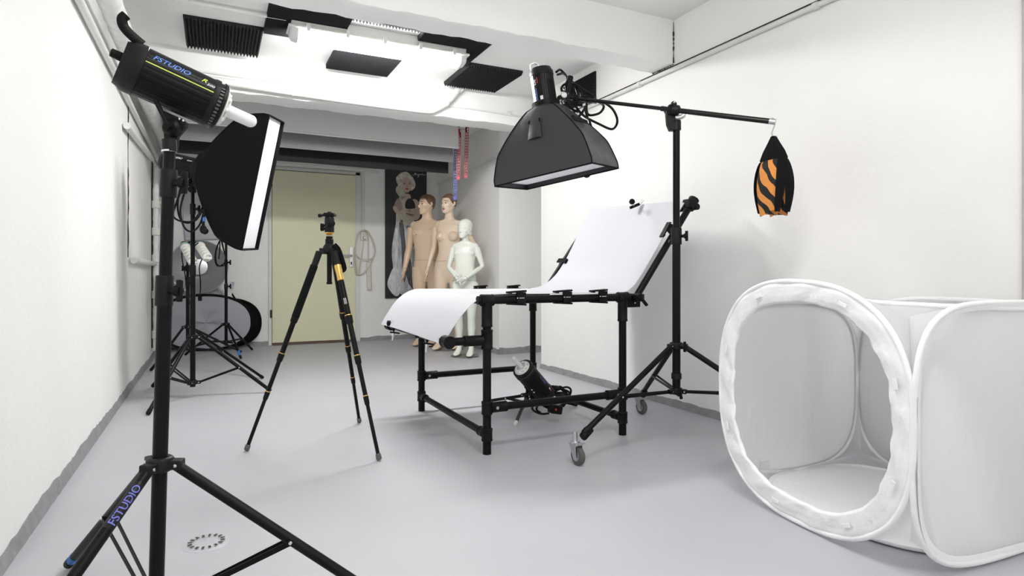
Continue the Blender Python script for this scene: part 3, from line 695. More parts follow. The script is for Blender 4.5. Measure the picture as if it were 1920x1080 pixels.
c = q(381, 430, 4.1); m = MB(); m.ball(c, (.022, .022, .03)); m.tube(c, c + UP * .05, .009); m.ball(c + RT * .012 - UP * .012, .022); m.build('plug', PLA, cab)
MB().tube(q(382.5, 408, 4.115), q(382, 416, 4.105), .0085).build('blue_band', BLUET, cab)

# ---- third and fourth stands at the back -----------------------------------------------
fC = [at(452, 674, Z=0), at(473, 657, Z=0), at(347, 667, Z=0)]
cC = V((.120, 7.05, 0)); DC = cC.x * sY + cC.y * cY
zC = lambda v: CAMZ + (PY - v) / FPX * DC
light_stand('thin black light stand with one blue-tipped foot, standing nearest the cream door', V((cC.x, cC.y, zC(608))), V((cC.x, cC.y, zC(641))), fC,
    [(V((cC.x, cC.y, zC(648))), V((cC.x, cC.y, zC(538))), .0155), (V((cC.x, cC.y, zC(545))), V((cC.x, cC.y, zC(440))), .0125)],
    [(V((cC.x, cC.y, zC(537))), .05, .019, RT), (V((cC.x, cC.y, zC(492))), .05, .017, RT)], legr=.011, bq=.55, tape={0: .055}, hubr=.030)
t = MB(); q = lambda u, v: at(u, v, D=DC - .06)
tg = coil([q(414, 447), q(406, 465), q(403, 485), q(407, 498), q(416, 497), q(424, 488), q(420, 470), q(414, 449), q(405, 472), q(406, 493), q(414, 499), q(426, 493), q(421, 475), q(413, 448), q(412, 470), q(410, 486)], .006)
tag(tg.build('cable_bundle', PLA, loc=q(414, 447)), 'thin black cable coiled on the stand nearest the cream door', 'cable')
cD = V((-.212, 6.37, 0)); DD = cD.x * sY + cD.y * cY; zD = lambda v: CAMZ + (PY - v) / FPX * DD
f1 = at(452, 661, Z=0); r_ = (f1 - cD).length; g = math.atan2(f1.y - cD.y, f1.x - cD.x)
fD = [f1] + [cD + V((r_ * math.cos(g + R(k)), r_ * math.sin(g + R(k)), 0)) for k in (122, 238)]
fD[1].x = max(fD[1].x, XL + .06); fD[2].x = max(fD[2].x, XL + .06)
light_stand('black light stand carrying two spiral bulbs in the back left corner', V((cD.x, cD.y, zD(613))), V((cD.x, cD.y, zD(652))), fD,
    [(V((cD.x, cD.y, zD(655))), V((cD.x, cD.y, zD(528))), .0160), (V((cD.x, cD.y, zD(535))), V((cD.x, cD.y, zD(478))), .0125)],
    [(V((cD.x, cD.y, zD(530))), .06, .020, RT), (V((cD.x, cD.y, zD(503))), .06, .021, -RT), (V((cD.x, cD.y, zD(522))), .03, .023, None)], legr=.0115, bq=.5, tape={0: .05}, hubr=.030)
def bulb(p, q, label):
    p, q = V(p), V(q); a = (q - p).normalized(); x, y = ortho(a); L_ = (q - p).length
    t = thing('spiral_bulb', label, 'bulb', p, 'spiral bulbs on the back stand')
    MB().lathe(p - a * .05, p + a, [(0, .022), (.02, .030), (.05, .038)], 16).build('lamp_holder', PLA, t)
    MB().lathe(p, p + a, [(0, .040), (.012, .044), (.05, .044), (.058, .036)], 20).build('ballast', CREAM, t)
    MB().lathe(p + a * .018, p + a, [(0, .0455), (.010, .0455)], 20).build('band', TEAL, t)
    m = MB(); pts = []
    for i in range(100): s = i / 99; th = s * 2 * PI * 4.5; pts.append(p + a * (.06 + (L_ - .08) * s) + (x * math.cos(th) + y * math.sin(th)) * .030)
    m.path(pts, .0115, 8); pts = [p + a * (.06 + (L_ - .08) * (1 - i / 99)) + (x * math.cos(i / 99 * 2 * PI * 4.5 + PI) + y * math.sin(i / 99 * 2 * PI * 4.5 + PI)) * .030 for i in range(100)]; m.path(pts, .0115, 8)
    m.path([p + a * (L_ - .015) + x * .03, p + a * (L_ - .002), p + a * (L_ - .015) - x * .03], .0115, 8)
    m.build('coil', CFL, t)
q = lambda u, v, d=-.12: at(u, v, D=DD + d)
bulb(q(346, 461, -.05), q(363, 494, -.25), 'white spiral bulb with teal band, partly behind the stand pole')
bulb(q(374, 460, .0), q(390, 485, -.30), 'white spiral bulb with teal band, pointing down to the right of the stand pole')
t = thing('double_lamp_bracket', 'black bracket holding the two spiral bulbs on their stand', 'lamp bracket', V((cD.x, cD.y, zD(478))))
MB().path(smoothpath([V((cD.x, cD.y, zD(490))), q(353, 470, -.02), q(349, 458, .03), q(345, 456, .05)], 4), .013).build('arm', PLA, t)
MB().path(smoothpath([q(349, 457, .05), q(360, 453, .1), q(370, 456, .08)], 5), .009).build('arm', PLA, t)
MB().lathe(q(352, 503, -.02) - RT * .03, q(352, 503, -.02) + RT, [(0, .02), (.05, .02)], 12).build('joint', PLA, t)
c1 = coil([q(342, 468), q(341, 480), q(344, 500), q(348, 520), q(350, 545), q(356, 568), q(359, 570)], .005); c1.build('cord', PLA, t)
c1 = coil([q(382, 480), q(374, 500), q(376, 530), q(375, 556)], .005); o = c1.build('cord', PLA, t)
m = MB(); e = q(375, 560); m.bar(e - UP * .02, e + UP * .02, .028, .018, RT); m.build('plug', PLA, o)
c1 = coil([q(356, 480), q(362, 465), q(372, 455)], .005); c1.build('cord', PLA, t)

# silver dish, reflectors, board ----------------------------------------------------------------
cd_ = at(373, 500, D=6.80); ad = (EYE - cd_); ad.z = .25; ad.normalize()
t = thing('reflector_dish', 'large round silver dish standing behind the spiral bulbs', 'reflector dish', cd_ - UP * .31)
pr = [(-.125, .05)] + [(-.12 + .12 * (i / 10) ** 1.6, .06 + .230 * i / 10) for i in range(11)]
m = MB(); m.lathe(cd_, cd_ + ad, pr + [(.004, .297), (-.006, .300)] + [(p[0] - .008, p[1] + .004) for p in reversed(pr[1:])], 56); m.build('bowl', DISH, t, ang=60)
MB().path([cd_ + (ortho(ad)[0] * math.cos(i * PI / 24) + ortho(ad)[1] * math.sin(i * PI / 24)) * .297 for i in range(48)], .006, 8, closed=True).build('rim', ALU, t)
MB().lathe(cd_ - ad * .065, cd_ + ad, [(0, .085), (.006, .088), (.012, .05), (.013, .002)], 32).build('deflector', ALU, t)
MB().tube(cd_ - ad * .12, cd_ - ad * .06, .03).build('stem', CREAM, t)
def oval(c, rx, ry, nrm, lean, tube, m_face, m_rim, name, label, rimname='rim', bulgek=.0, ex=2.3):
    c = V(c); nrm = V(nrm).normalized(); x = UP.cross(nrm).normalized(); y = (UP - nrm * lean).normalized(); y = (y - x * y.dot(x)).normalized(); z = x.cross(y)
    t = thing(name, label, 'reflector', c - y * ry)
    def pt(a_, k): cc, ss = math.cos(a_), math.sin(a_); g = (abs(cc) ** ex + abs(ss) ** ex) ** (-1 / ex); return c + x * cc * g * rx * k + y * ss * g * ry * k
    N = 72
    m = MB(); m.rings([[pt(2 * PI * i / N, k) + z * (.004 + .012 * math.sin(3 * 2 * PI * i / N) * (1 - k)) for i in range(N)] for k in (1, .8, .5, .2, .02)] , cap0=False); m.rings([[pt(2 * PI * i / N, k) - z * .004 for i in range(N)] for k in (.02, .5, 1)], cap1=False); m.build('fabric', m_face, t)
    m = MB(); m.path([pt(2 * PI * i / N, 1) for i in range(N)], tube, 10, closed=True); m.build(rimname, m_rim, t)
    return t, pt, z
nrm = V((-.10, -1, .0))
oc = at(385, 607, D=6.78); oc.z = .325
t, pt, z_ = oval(oc, .475, .318, nrm, -.25, .014, GREYF, FAB, 'folding_reflector', 'grey oval folding reflector with black rim leaning in the back corner')
oc2 = at(428, 608, D=7.06); oc2.z = .30
t, pt, z_ = oval(oc2, .345, .285, nrm, -.25, .014, FAB, FAB, 'folding_reflector', 'black oval folding backdrop tucked behind the grey reflector')
m = MB(); q = lambda u, v: at(u, v, D=7.09)
m.path(smoothpath([q(404, 523), q(418, 530), q(427, 540), q(436, 553), q(445, 566)], 5), .02, 8, flat=(1, .4)); m.build('strap', FAB, t)
m = MB(); m.box(at(472, 605, D=7.04), (.10, .02, .07)); m.build('pocket', FAB, t, bev=.004)
b0 = at(351, 450, D=7.55)
m = MB(); qd = [at(348, 451, Y=7.93), at(470, 445, Y=7.93), at(470, 318, Y=7.93), at(337, 318, Y=7.93)]
m.prism(qd, (0, -.03, 0)); tag(m.build('foam_board', BOARDM, loc=qd[0], bev=.003), 'pale grey rectangular board hanging on the back wall behind the strip softbox', 'board')
m = MB(); c0 = at(412, 545, D=7.05)
def crump(i, j):
    return c0 + RT * (.30 * (i - .5)) + UP * (-.22 * j + .10) + FW * (.05 * math.sin(7 * i + 2) * math.sin(5 * j + 1) + .04 * (1 - j) - .02)
m.grid(crump, 16, 12, .006); tag(m.build('crumpled_cloth', WFAB, loc=c0 - UP * .12), 'crumpled white cloth between the silver dish and the oval reflectors', 'cloth')

# ------------------------------------------------------------------ camera tripod
fT = [at(462, 846, Z=0), at(711, 864, Z=0), at(674, 793, Z=0)]
cT = sum(fT, V()) / 3; DT = cT.x * sY + cT.y * cY; zT = lambda v: CAMZ + (PY - v) / FPX * DT
t = thing('camera_tripod', 'black camera tripod with gold rings in front of the cream door', 'tripod', cT)
cz = lambda z: V((cT.x, cT.y, z))
MB().tube(cz(zT(530)), cz(zT(468)), .0125, n=20).build('centre_column', BLK, t)
MB().tube(cz(zT(533)), cz(zT(529)), .0145).build('column_cap', PLA, t)
m = MB(); m.lathe(cz(zT(474)), cz(5), [(0, .028), (.012, .032), (.030, .032), (.045, .022), (.05, .018)], 24)
for f in fT: e = (f - cT).normalized(); m.bar(cz(zT(471)) + e * .01, cz(zT(471)) + e * .050, .028, .030, UP.cross(e))
m.build('shoulder', PLAG, t, bev=.003)
m = MB(); m.lathe(cz(zT(468)), cz(5), [(0, .020), (.018, .021), (.02, .018), (.028, .018), (.03, .0205), (.052, .0205), (.055, .017), (.068, .017)], 24); m.build('column_lock', PLA, t)
MB().lathe(cz(zT(441)), cz(5), [(0, .015), (.004, .019), (.008, .014), (.010, .021), (.016, .022), (.018, .018)], 24).build('gold_ring', GOLD, t)
hd = MB().lathe(cz(zT(436)), cz(5), [(0, .022), (.006, .024), (.07, .024), (.082, .020), (.085, .012), (.105, .009), (.106, .012)], 24).build('ball_head', PLAG, t)
c = cz(zT(420)); m = MB(); m.lathe(c + RT * .012 - FW * .016, c + RT * .6 - FW, [(0, .014), (.012, .0165), (.022, .0165), (.024, .010)], 18); m.build('friction_knob', PLA, hd)
for z, k in ((zT(423), .03), (zT(429), .026)): m = MB(); m.lathe(cz(z) - RT * .02 - FW * .004, cz(z) - RT - FW * .2, [(0, .006), (.006, .006), (.007, .012), (.022, .012), (.024, .009)], 14); m.build('lock_knob', PLA, hd)
m = MB(); m.box(cz(zT(403.5)), (.060, .046, .012), (RT, FW, UP)); m.box(cz(zT(400.8)), (.048, .040, .008), (RT, FW, UP)); pl = m.build('quick_release_plate', PLA, hd, bev=.002)
m = MB(); m.lathe(cz(zT(404)) - RT * .03, cz(zT(404)) - RT, [(0, .005), (.010, .005), (.011, .010), (.026, .010), (.027, .006)], 14); m.build('clamp_knob', PLA, pl)
for i, f in enumerate(fT):
    e = (f - cT).normalized(); a = cz(zT(471)) + e * .048; b = f + UP * .006; d_ = b - a; dn = d_.normalized(); L_ = d_.length
    lg = MB().lathe(a, b, [(0, .012), (.004, .017), (L_ * .09, .016)], 16).build('leg', PLAG, t)
    if i == 0: lab(MB().tube(a + d_ * .075, a + d_ * .34, .0190, n=18).build('foam_grip', FAB, lg), 'black foam grip sleeve')
    else: MB().tube(a + d_ * .09, a + d_ * .33, .0150, n=18).build('leg_section', BLK, lg)
    if i == 1:
        MB().lathe(a + d_ * .075, b, [(0, .018), (.03, .0185), (.034, .017), (.078, .0175), (.082, .016)], 18).build('gold_band', GOLD, lg)
        x_ = 0; m = MB(); fv = EYE - (a + d_ * .25); fv = (fv - dn * fv.dot(dn)).normalized(); fw = dn.cross(fv); fw = fw if fw.dot(RT) > 0 else -fw
        for s in (-.005, 0, .005): m.bar(a + d_ * .245 + fv * .0148 + fw * s, a + d_ * .275 + fv * .0148 + fw * s, .001, .002, fv)
        m.build('printed_lines', WPR, lg)
    fr = [.33, .525, .715, .985]; rr = [.0130, .0108, .0088]
    for k in range(3):
        MB().tube(a + d_ * fr[k], a + d_ * fr[k + 1], rr[k], n=14).build('leg_section', BLK, lg)
        c0_ = a + d_ * (fr[k] + .0)
        MB().lathe(c0_, b, [(0, rr[k] * 1.35), (.004, rr[k] * 1.45), (.036, rr[k] * 1.35), (.042, rr[k] * 1.05)], 16).build('twist_lock', PLA, lg)
        MB().tube(c0_ - dn * .004, c0_, rr[k] * 1.4, n=16).build('gold_ring', GOLD, lg)
    MB().lathe(b - dn * .028, b, [(0, .010), (.004, .0125), (.024, .013), (.030, .009)], 14).build('foot', RUB, lg)
q = lambda u, v, k=0: at(u, v, D=DT - .03 - k)
m = MB(); m.path(smoothpath([q(626, 459), q(634, 468), q(640, 485), q(645, 503), q(640, 505), q(636, 490), q(630, 475)], 5), .010, 8, flat=(.35, 1.4)); m.build('strap', FAB, t)

# ------------------------------------------------------------------ still life table
TX0, TX1, TY0, TY1, TZ, RZ = 1.186, 1.985, 2.70, 3.73, .742, .0205
TX = {0: TX0, 1: TX1}
t = thing('shooting_table', 'black tubular still life table frame under the curved white sheet', 'table', ((TX0 + TX1) / 2, (TY0 + TY1) / 2, 0))
def fitting(p, q, r=.0262):  # a clamp sleeve between two points
    a = (V(q) - V(p)); L_ = a.length
    return MB().lathe(p, q, [(0, r * .94), (.003, r * 1.04), (.010, r * 1.04), (.012, r), (L_ - .012, r), (L_ - .010, r * 1.04), (L_ - .003, r * 1.04), (L_, r * .94)], 22)
for x in (TX0, TX1):
    for y in (TY0, TY1):
        lg = MB().tube((x, y, 0), (x, y, TZ - .01), RZ, n=22).build('leg', BLK, t)
        fitting((x, y, TZ - .13), (x, y, TZ - .005)).build('fitting', PLA, lg)
        fitting((x, y, .190), (x, y, .255)).build('fitting', PLA, lg)
        fitting((x, y, .062), (x, y, .125)).build('fitting', PLA, lg)
for y in (TY0, TY1):
    rl = MB().tube((TX0 - .05, y, TZ), (TX1 + .06, y, TZ), RZ, n=22).build('top_rail', BLK, t)
    for x in (TX0, TX1): fitting((x - .034, y, TZ), (x + .034, y, TZ), .028).build('fitting', PLA, rl)
    rl = MB().tube((TX0, y, .222), (TX1, y, .222), RZ * .92, n=22).build('lower_rail', BLK, t)
    for x, s in ((TX0, 1), (TX1, -1)):
        fitting((x + s * .02, y, .222), (x + s * .105, y, .222), .0255).build('fitting', PLA, rl)
        for q_ in (-1, 1): MB().lathe((x + s * .045, y + q_ * .024, .222), (x + s * .045, y + q_ * 2, .222), [(0, .008), (.0035, .0075), (.004, .002)], 10).build('bolt', STEEL, rl)
for x in (TX0, TX1):
    MB().tube((x, TY0, TZ - .005), (x, TY1, TZ - .005), RZ * .9, n=20).build('top_rail', BLK, t) if x == TX0 else None
    rl = MB().tube((x, TY0, .094), (x, TY1, .094), RZ * .85, n=20).build('lower_rail', BLK, t)
    for y, s in ((TY0, 1), (TY1, -1)): fitting((x, y + s * .02, .094), (x, y + s * .085, .094), .0235).build('fitting', PLA, rl)
# drop support at the front end
for y in (TY0, TY1):
    sp = MB().tube((TX0, y, .549), (TX0 - .20, y, .549), RZ * .95, n=20).build('drop_arm', BLK, t)
    fitting((TX0 - .12, y, .549), (TX0 - .02, y, .549), .0255).build('fitting', PLA, sp)
    fitting((TX0, y, .505), (TX0, y, .60), .0275).build('fitting', PLA, sp)
    fitting((TX0 - .20, y - .03, .549), (TX0 - .20, y + .045, .549), .029).build('fitting', PLA, sp)
MB().tube((TX0 - .20, TY0, .549), (TX0 - .20, TY1, .549), RZ * .9, n=20).build('drop_rail', BLK, t)
# back support arms
A0, A1 = V((2.075, TY0, .742)), V((2.483, TY0, 1.291)); dA = V((0, TY1 - TY0, 0))
for k, off in enumerate((V((0, 0, 0)), dA)):
    ar = MB().tube(A0 + off, A1 + off, RZ * .9, n=20).build('back_arm', BLK, t)
    e = (A1 - A0).normalized(); fitting(A1 + off - e * .06, A1 + off + e * .012, .030).build('fitting', PLA, ar)
    m = MB(); m.box(A0 + off + V((-.035, 0, -.018)), (.12, .014, .075)); m.box(A0 + off + V((-.01, -.03, -.002)), (.05, .05, .04)); m.build('hinge_plate', PLA, ar, bev=.004)
    m = MB()
    for dx, dz in ((-.06, .006), (-.03, .010), (-.065, -.035), (.005, -.03)): c = A0 + off + V((dx - .02, -.008, dz)); m.lathe(c, c - V((0, 1, 0)), [(0, .006), (.003, .005), (.004, .002)], 10)
    m.build('rivets', CHR, ar)
hp_ = at(1198, 556, Y=TY0 - .045); hq = at(1213, 573, Y=TY0 - .06)
m = MB(); m.lathe(V((hp_.x, TY0 - .02, hp_.z)), V((hp_.x, -9, hp_.z)), [(0, .020), (.04, .020), (.045, .012)], 16); m.bar(V((hp_.x, TY0 - .055, hp_.z)), V((hq.x, TY0 - .06, hq.z)), .018, .014, V((0, 1, 0))); m.build('lock_handle', PLA, t, bev=.003)
e = (A1 - A0).normalized(); cr = A1 - e * .03 + V((.022, 0, -.014))
MB().tube(cr - V((0, .03, 0)), cr + dA + V((0, .03, 0)), RZ * .9, n=20).build('back_rail', BLK, t)
m = MB(); m.box(cr + V((-.035, .0, .018)), (.05, .06, .05)); m.build('rail_end', PLA, t, bev=.006)

# the curved white sheet
near = [(.966, .536), (1.015, .615), (1.085, .700), (1.165, .757), (1.26, .771), (1.5, .770), (1.78, .769), (1.985, .7685), (2.06, .800), (2.125, .872), (2.25, 1.045), (2.34, 1.166), (2.437, 1.290)]
far = [(.922, .560), (.965, .630), (1.03, .715), (1.12, .768), (1.24, .774), (1.5, .770), (1.78, .769), (1.97, .770), (2.075, .800), (2.165, .872), (2.27, 1.02), (2.35, 1.17), (2.440, 1.345)]
ns = smoothpath([(x, TY0 + .012, z) for x, z in near], 6); fs = smoothpath([(x, TY1 - .015, z) for x, z in far], 6); NN = len(ns) - 1
def sheet(i, j):
    k = i * NN; a = int(min(k, NN - 1)); f = k - a
    p = ns[a].lerp(ns[a + 1], f); q = fs[a].lerp(fs[a + 1], f); c = p.lerp(q, j)
    sag = math.sin(PI * j)
    if c.x < 1.2: c = c + V((-.02, 0, .012)) * sag * (1.2 - c.x) / .25
    if c.x > 2.0: c = c + V((.045, 0, -.035)) * sag * max(0, min(1, (c.x - 2.0) / .15, (2.45 - c.x) / .25))
    elif c.x > 1.2: c = c - UP * .006 * sag * (c.x - 1.2)
    return c
m = MB(); m.grid(lambda i, j: sheet(i, 1 - j), 72, 16, .003)
tag(m.build('white_sheet', SHEETM, loc=(1.6, 3.2, .77)), 'white translucent sheet swept over the table from the drop front to the raised back', 'sheet')
# clamps
def knob_clamp(u, v, d, ub, vb, label):
    k = at(u, v, D=d); b = at(ub, vb, D=d + .01)
    t = thing('screw_clamp', label, 'clamp', b, 'clamps holding the white sheet')
    MB().lathe(k - RT * .012, k + RT, [(0, .012), (.003, .0165), (.018, .0165), (.021, .010)], 18).build('knob', PLA, t)
    MB().tube(k, b, .0028).build('screw', STEEL, t)
    m = MB(); x = (b - k).normalized(); m.ball(b, (.010, .018, .036), ax=(x, FW, UP)); m.build('body', PLA, t)
    m = MB(); m.bar(b - UP * .036 - RT * .02, b - UP * .044 + RT * .035, .03, .006, FW); m.build('jaw', PLA, t, bev=.001)
    MB().lathe(b - UP * .04, b - UP * 2 - RT * .25, [(0, .010), (.022, .009), (.024, .006), (.045, .006), (.048, .003)], 12).build('spigot', CHR, t)
knob_clamp(729.5, 606, 3.56, 738, 611, 'screw clamp with round knob at the far corner of the drop front')
knob_clamp(783, 628, 3.18, 801, 630, 'screw clamp with round knob nearest the camera on the drop front')
def spring_clip(c, a, up, out, label, flat=False, L_=.10):
    c, a, up = V(c), V(a).normalized(), V(up).normalized(); out = V(out).normalized()
    t = thing('spring_clip', label, 'clamp', c, 'clamps holding the white sheet')
    g = .006 if flat else .028
    for s in (-1, 1):
        m = MB(); m.bar(c - a * L_ * .5 + up * s * g, c + a * L_ * .5 + up * s * (g + .006), .009, .034, up); m.bar(c - a * L_ * .5 + up * s * g, c - a * L_ * .3 + up * s * (g - .004), .008, .034, up); m.build('jaw', PLA, t, bev=.002)
    m = MB(); m.box(c + a * .018 + out * .016, (.05, .016, g * 2), (a, out, up)); m.build('hinge', PLA, t, bev=.002)
    m = MB(); m.tube(c + a * .002 + out * .027, c + a * .03 + out * .027, .0025); m.ball(c - a * .006 + out * .026, .004); m.build('spring_pin', CHR, t)
XA = V((1, 0, 0)); YA = V((0, 1, 0))
for u, l in ((968, 'black spring clip on the front table rail, nearest the drop front'), (1055, 'black spring clip in the middle of the front table rail'), (1122, 'black spring clip on the front table rail, nearest the raised back')):
    c = at(u, 557, Y=TY0 - .004); spring_clip((c.x, TY0 - .004, .750), XA, UP, -YA, l)
for u, l in ((901, 'flat black clip on the far edge of the sheet, nearest the drop front'), (963, 'flat black clip on the far edge of the sheet, nearer the raised back')):
    c = at(u, 539, Y=TY1); spring_clip((c.x, TY1, .778), XA, UP, YA, l, True, .09)
e = (A1 - A0).normalized(); pe = V((-e.z, 0, e.x))
c = at(1254, 437, Y=TY0 - .01); spring_clip(c, e, pe, -YA, 'black spring clip on the raised back edge beside the boom stand pole')
c = sheet(.80, 1.0); spring_clip(c + YA * .02, YA, pe, e, 'black spring clip on the far edge of the raised back', True, .11)
c = at(1190, 384, D=3.86); t = thing('screw_clamp', 'small screw clamp on the top edge of the raised white sheet', 'clamp', c, 'clamps holding the white sheet')
k = c + (at(1184, 379, D=3.80) - at(1190, 384, D=3.86)); MB().lathe(k, k + V((-.3, -1, .2)), [(0, .016), (.014, .018), (.018, .012)], 16).build('knob', PLA, t)
MB().tube(k, c - UP * .012, .003).build('screw', STEEL, t)
m = MB(); m.bar(c - UP * .02 - RT * .03, c + UP * .005 + RT * .03, .03, .018, FW); m.build('body', PLA, t, bev=.004)
MB().tube(c + RT * .03 + UP * .005, c + RT * .055 + UP * .03, .007).build('spigot', CHR, t)

# ------------------------------------------------------------------ boom stand on castors
cP = V((2.136, 2.446, 0)); DP = 3.135; zP = lambda v: CAMZ + (PY - v) / FPX * DP; cp = lambda v: V((cP.x, cP.y, zP(v)))
gr = [V((1.489, 2.361, 0)), V((2.386, 3.049, 0)), V((2.545, 1.945, 0))]
fP = [g + (cP - g).normalized() * .03 + UP * .125 for g in gr]
st = light_stand('black boom stand on castors between the table and the light tent', cp(648), cp(733), fP,
    [(cp(738), cp(452), .0205), (cp(460), cp(232), .0175)],
    [(cp(705), .03, .026, None), (cp(443), .085, .027, RT * .8 - FW * .6), (cp(648), .03, .034, RT * .5 - FW)], legr=.0140, bq=.60, hubr=.034, name='boom_stand')
hw = MB(); c = cp(733); hw.lathe(c - FW * .03 - UP * .004, c - FW, [(0, .008), (.016, .008), (.02, .016), (.034, .012)], 12); hw.bar(c - FW * .055 - UP * .03 + RT * .01, c - FW * .055 + UP * .02, .014, .01, RT); hw.build('knob', PLA, st)
for i, (g, f) in enumerate(zip(gr, fP)):
    e = (cP - g).normalized(); roll_d = (RT * .35 - FW * .94 if i == 0 else RT * .5 - FW * .87); roll_d = (FW * .86 + RT * -.5).normalized() if i < 2 else e
    sd = roll_d.cross(UP).normalized(); wc = g + UP * .043 - roll_d * .0
    cs = thing('castor', '', '', g); del cs['label'], cs['category']; cs.parent = st; cs.location = g - st.location
    cs.name = 'castor'
    o = MB().lathe(wc - sd * .013, wc + sd, [(0, .030), (.001, .039), (.006, .043), (.020, .043), (.025, .039), (.026, .030)], 28).build('wheel', RUB, cs)
    m = MB(); m.lathe(wc - sd * .015, wc + sd, [(0, .012), (.030, .012)], 16); m.lathe(wc - sd * .0145, wc + sd, [(0, .024), (.029, .024)], 20); m.build('hub', STEEL, cs)
    m = MB(); tp = wc + UP * .050 + roll_d * .024
    for s in (-1, 1): m.prism([wc + sd * s * .018 - roll_d * .012 - UP * .008, wc + sd * s * .018 + roll_d * .012 - UP * .008, tp + sd * s * .018 + roll_d * .018, tp + sd * s * .018 - roll_d * .030], sd * s * .003)
    m.box(tp + UP * .0, (.05, .040, .004), (roll_d, sd, UP)); m.lathe(tp + UP * .002, tp + UP, [(0, .022), (.010, .022), (.012, .012), (.05, .010)], 18); m.build('fork', STEEL, cs, bev=.001)
    m = MB(); m.box(tp + roll_d * -.035 + UP * .006, (.045, .034, .006), ((roll_d - UP * .2).normalized(), sd, sd.cross(roll_d).normalized())); m.tube(tp - roll_d * .03 - sd * .02, tp - roll_d * .03 + sd * .02, .007); m.build('brake_lever', STEEL, cs, bev=.001)
    m = MB(); dn = (f - cp(648)).normalized(); m.lathe(f - dn * .055, f, [(0, .0165), (.03, .0185), (.055, .020), (.062, .017)], 16); m.bar(f - dn * .05 + UP * .012, f - dn * .012 + UP * .024, .012, .018, dn.cross(UP)); m.build('socket', PLA, cs, bev=.001)
# pivot and boom
bl, br_ = at(1066, 183, D=3.38), at(1443, 227.5, D=2.89)
ba = (br_ - bl).normalized(); pv = cp(203)
pvb = bl + ba * (pv - bl).dot(ba)
t = thing('light_boom', 'long black boom arm with silver end sloping over the table', 'boom arm', pvb)
MB().tube(bl, bl + (br_ - bl) * .60, .0098, n=18).build('inner_tube', BLKG, t)
MB().tube(bl + (br_ - bl) * .50, br_, .0132, n=20).build('outer_tube', BLKG, t)
lab(MB().tube(br_ - ba * .002, br_ + ba * .026, .0136, n=20).build('end_cap', ALU, t), 'silver end cap')
m = MB(); m.lathe(pvb - ba * .028, pvb + ba, [(0, .024), (.004, .0265), (.016, .0265), (.018, .023), (.022, .023), (.024, .0265), (.05, .0265), (.056, .022)], 24); m.ball(pvb + UP * .028, (.016, .016, .018)); m.build('clamp', PLAG, t)
MB().ball(pvb + UP * .036 - FW * .012, .006).build('rivet', CHR, t)
m = MB(); q = [at(u, v, D=DP - .02) for u, v in ((1250, 209), (1266, 209), (1267, 222), (1264, 228), (1273, 229), (1273, 244), (1257, 244), (1252, 232))]; m.prism(q, FW * .04); m.build('tilt_joint', PLAG, t, bev=.003)
m = MB(); m.path([pv + RT * (.066 * math.cos(R(a))) + UP * (.010 + .062 * math.sin(R(a)) - .004) - FW * .004 for a in range(-170, -9, 8)], .0055, 6, flat=(.5, 1.2)); m.path([pv + RT * (.050 * math.cos(R(a))) + UP * (.010 + .046 * math.sin(R(a)) - .004) - FW * .004 for a in range(-170, -9, 8)], .004, 6, flat=(.5, 1.2)); m.build('arc_scale', ALU, t)
MB().lathe(cp(244), cp(226), [(0, .0235), (.046, .0235), (.05, .021)], 22).build('stand_socket', PLAG, t)
# boom head: joint, grip, clamps
hj = at(1057, 181, D=3.37); m = MB(); m.lathe(hj - FW * .025, hj + FW, [(0, .018), (.05, .018)], 18); m.bar(hj, at(1068, 183, D=3.38), .03, .026, FW); m.bar(hj, at(1046, 184, D=3.36), .03, .02, FW); hj_o = m.build('head_joint', PLAG, t, bev=.003)
lab(MB().lathe(hj - FW * .026, hj - FW, [(0, .016), (.006, .015), (.008, .009)], 18).build('joint_button', CREAM, hj_o), 'white round button')
m = MB(); a, b = at(1063, 172, D=3.36), at(1070, 143, D=3.36); m.lathe(a, b, [(0, .013), (.02, .016), ((b - a).length - .006, .0165), ((b - a).length, .014)], 16); m.build('grip', PLA, t)
m = MB()
for u, v, s in ((1081, 184, .03), (1095, 186, .026), (1103, 186, .034), (1112, 187, .03)): m.box(at(u, v, D=3.36), (s, .04, s * 1.15), (ba, ba.cross(UP).normalized(), UP))
m.build('cable_clamps', PLA, t, bev=.004)
q = lambda u, v, d=0: at(u, v, D=3.40 + d)
cbl = thing('power_cable', 'black power cables tangled at the head of the boom arm with a dangling plug', 'cable', q(1080, 200))
lp = [[(1043, 135), (1050, 131), (1058, 138), (1068, 150), (1082, 160), (1100, 172), (1112, 180)], [(1045, 140), (1056, 138), (1064, 148), (1060, 160)],
      [(1054, 172), (1053, 164), (1062, 157), (1078, 160), (1088, 172), (1092, 186)], [(1056, 178), (1063, 165), (1076, 162), (1083, 175), (1084, 190), (1076, 196)],
      [(1052, 190), (1057, 200), (1066, 208), (1078, 212)], [(1073, 190), (1082, 203), (1090, 213), (1102, 222), (1122, 232), (1145, 242), (1155, 236), (1157, 222), (1148, 204), (1132, 192), (1118, 188)],
      [(1098, 200), (1090, 213), (1080, 222), (1072, 218)], [(1100, 190), (1100, 208), (1106, 216), (1124, 212), (1132, 200), (1124, 192), (1114, 188)], [(1096, 200), (1100, 215), (1102, 222)],
      [(1060, 190), (1072, 204), (1084, 210)], [(1066, 172), (1072, 186), (1082, 196), (1092, 198)], [(1104, 222), (1110, 245), (1112, 270), (1106, 300), (1100, 318)]]
for k, l in enumerate(lp):
    pts = [q(u, v, (.05 * math.sin(k * 2.1 + i * .9)) if k != 11 else .28 + .02 * i) for i, (u, v) in enumerate(l)]
    MB().path(smoothpath(pts, 6), .0068, 8).build('cable', PLA, cbl)
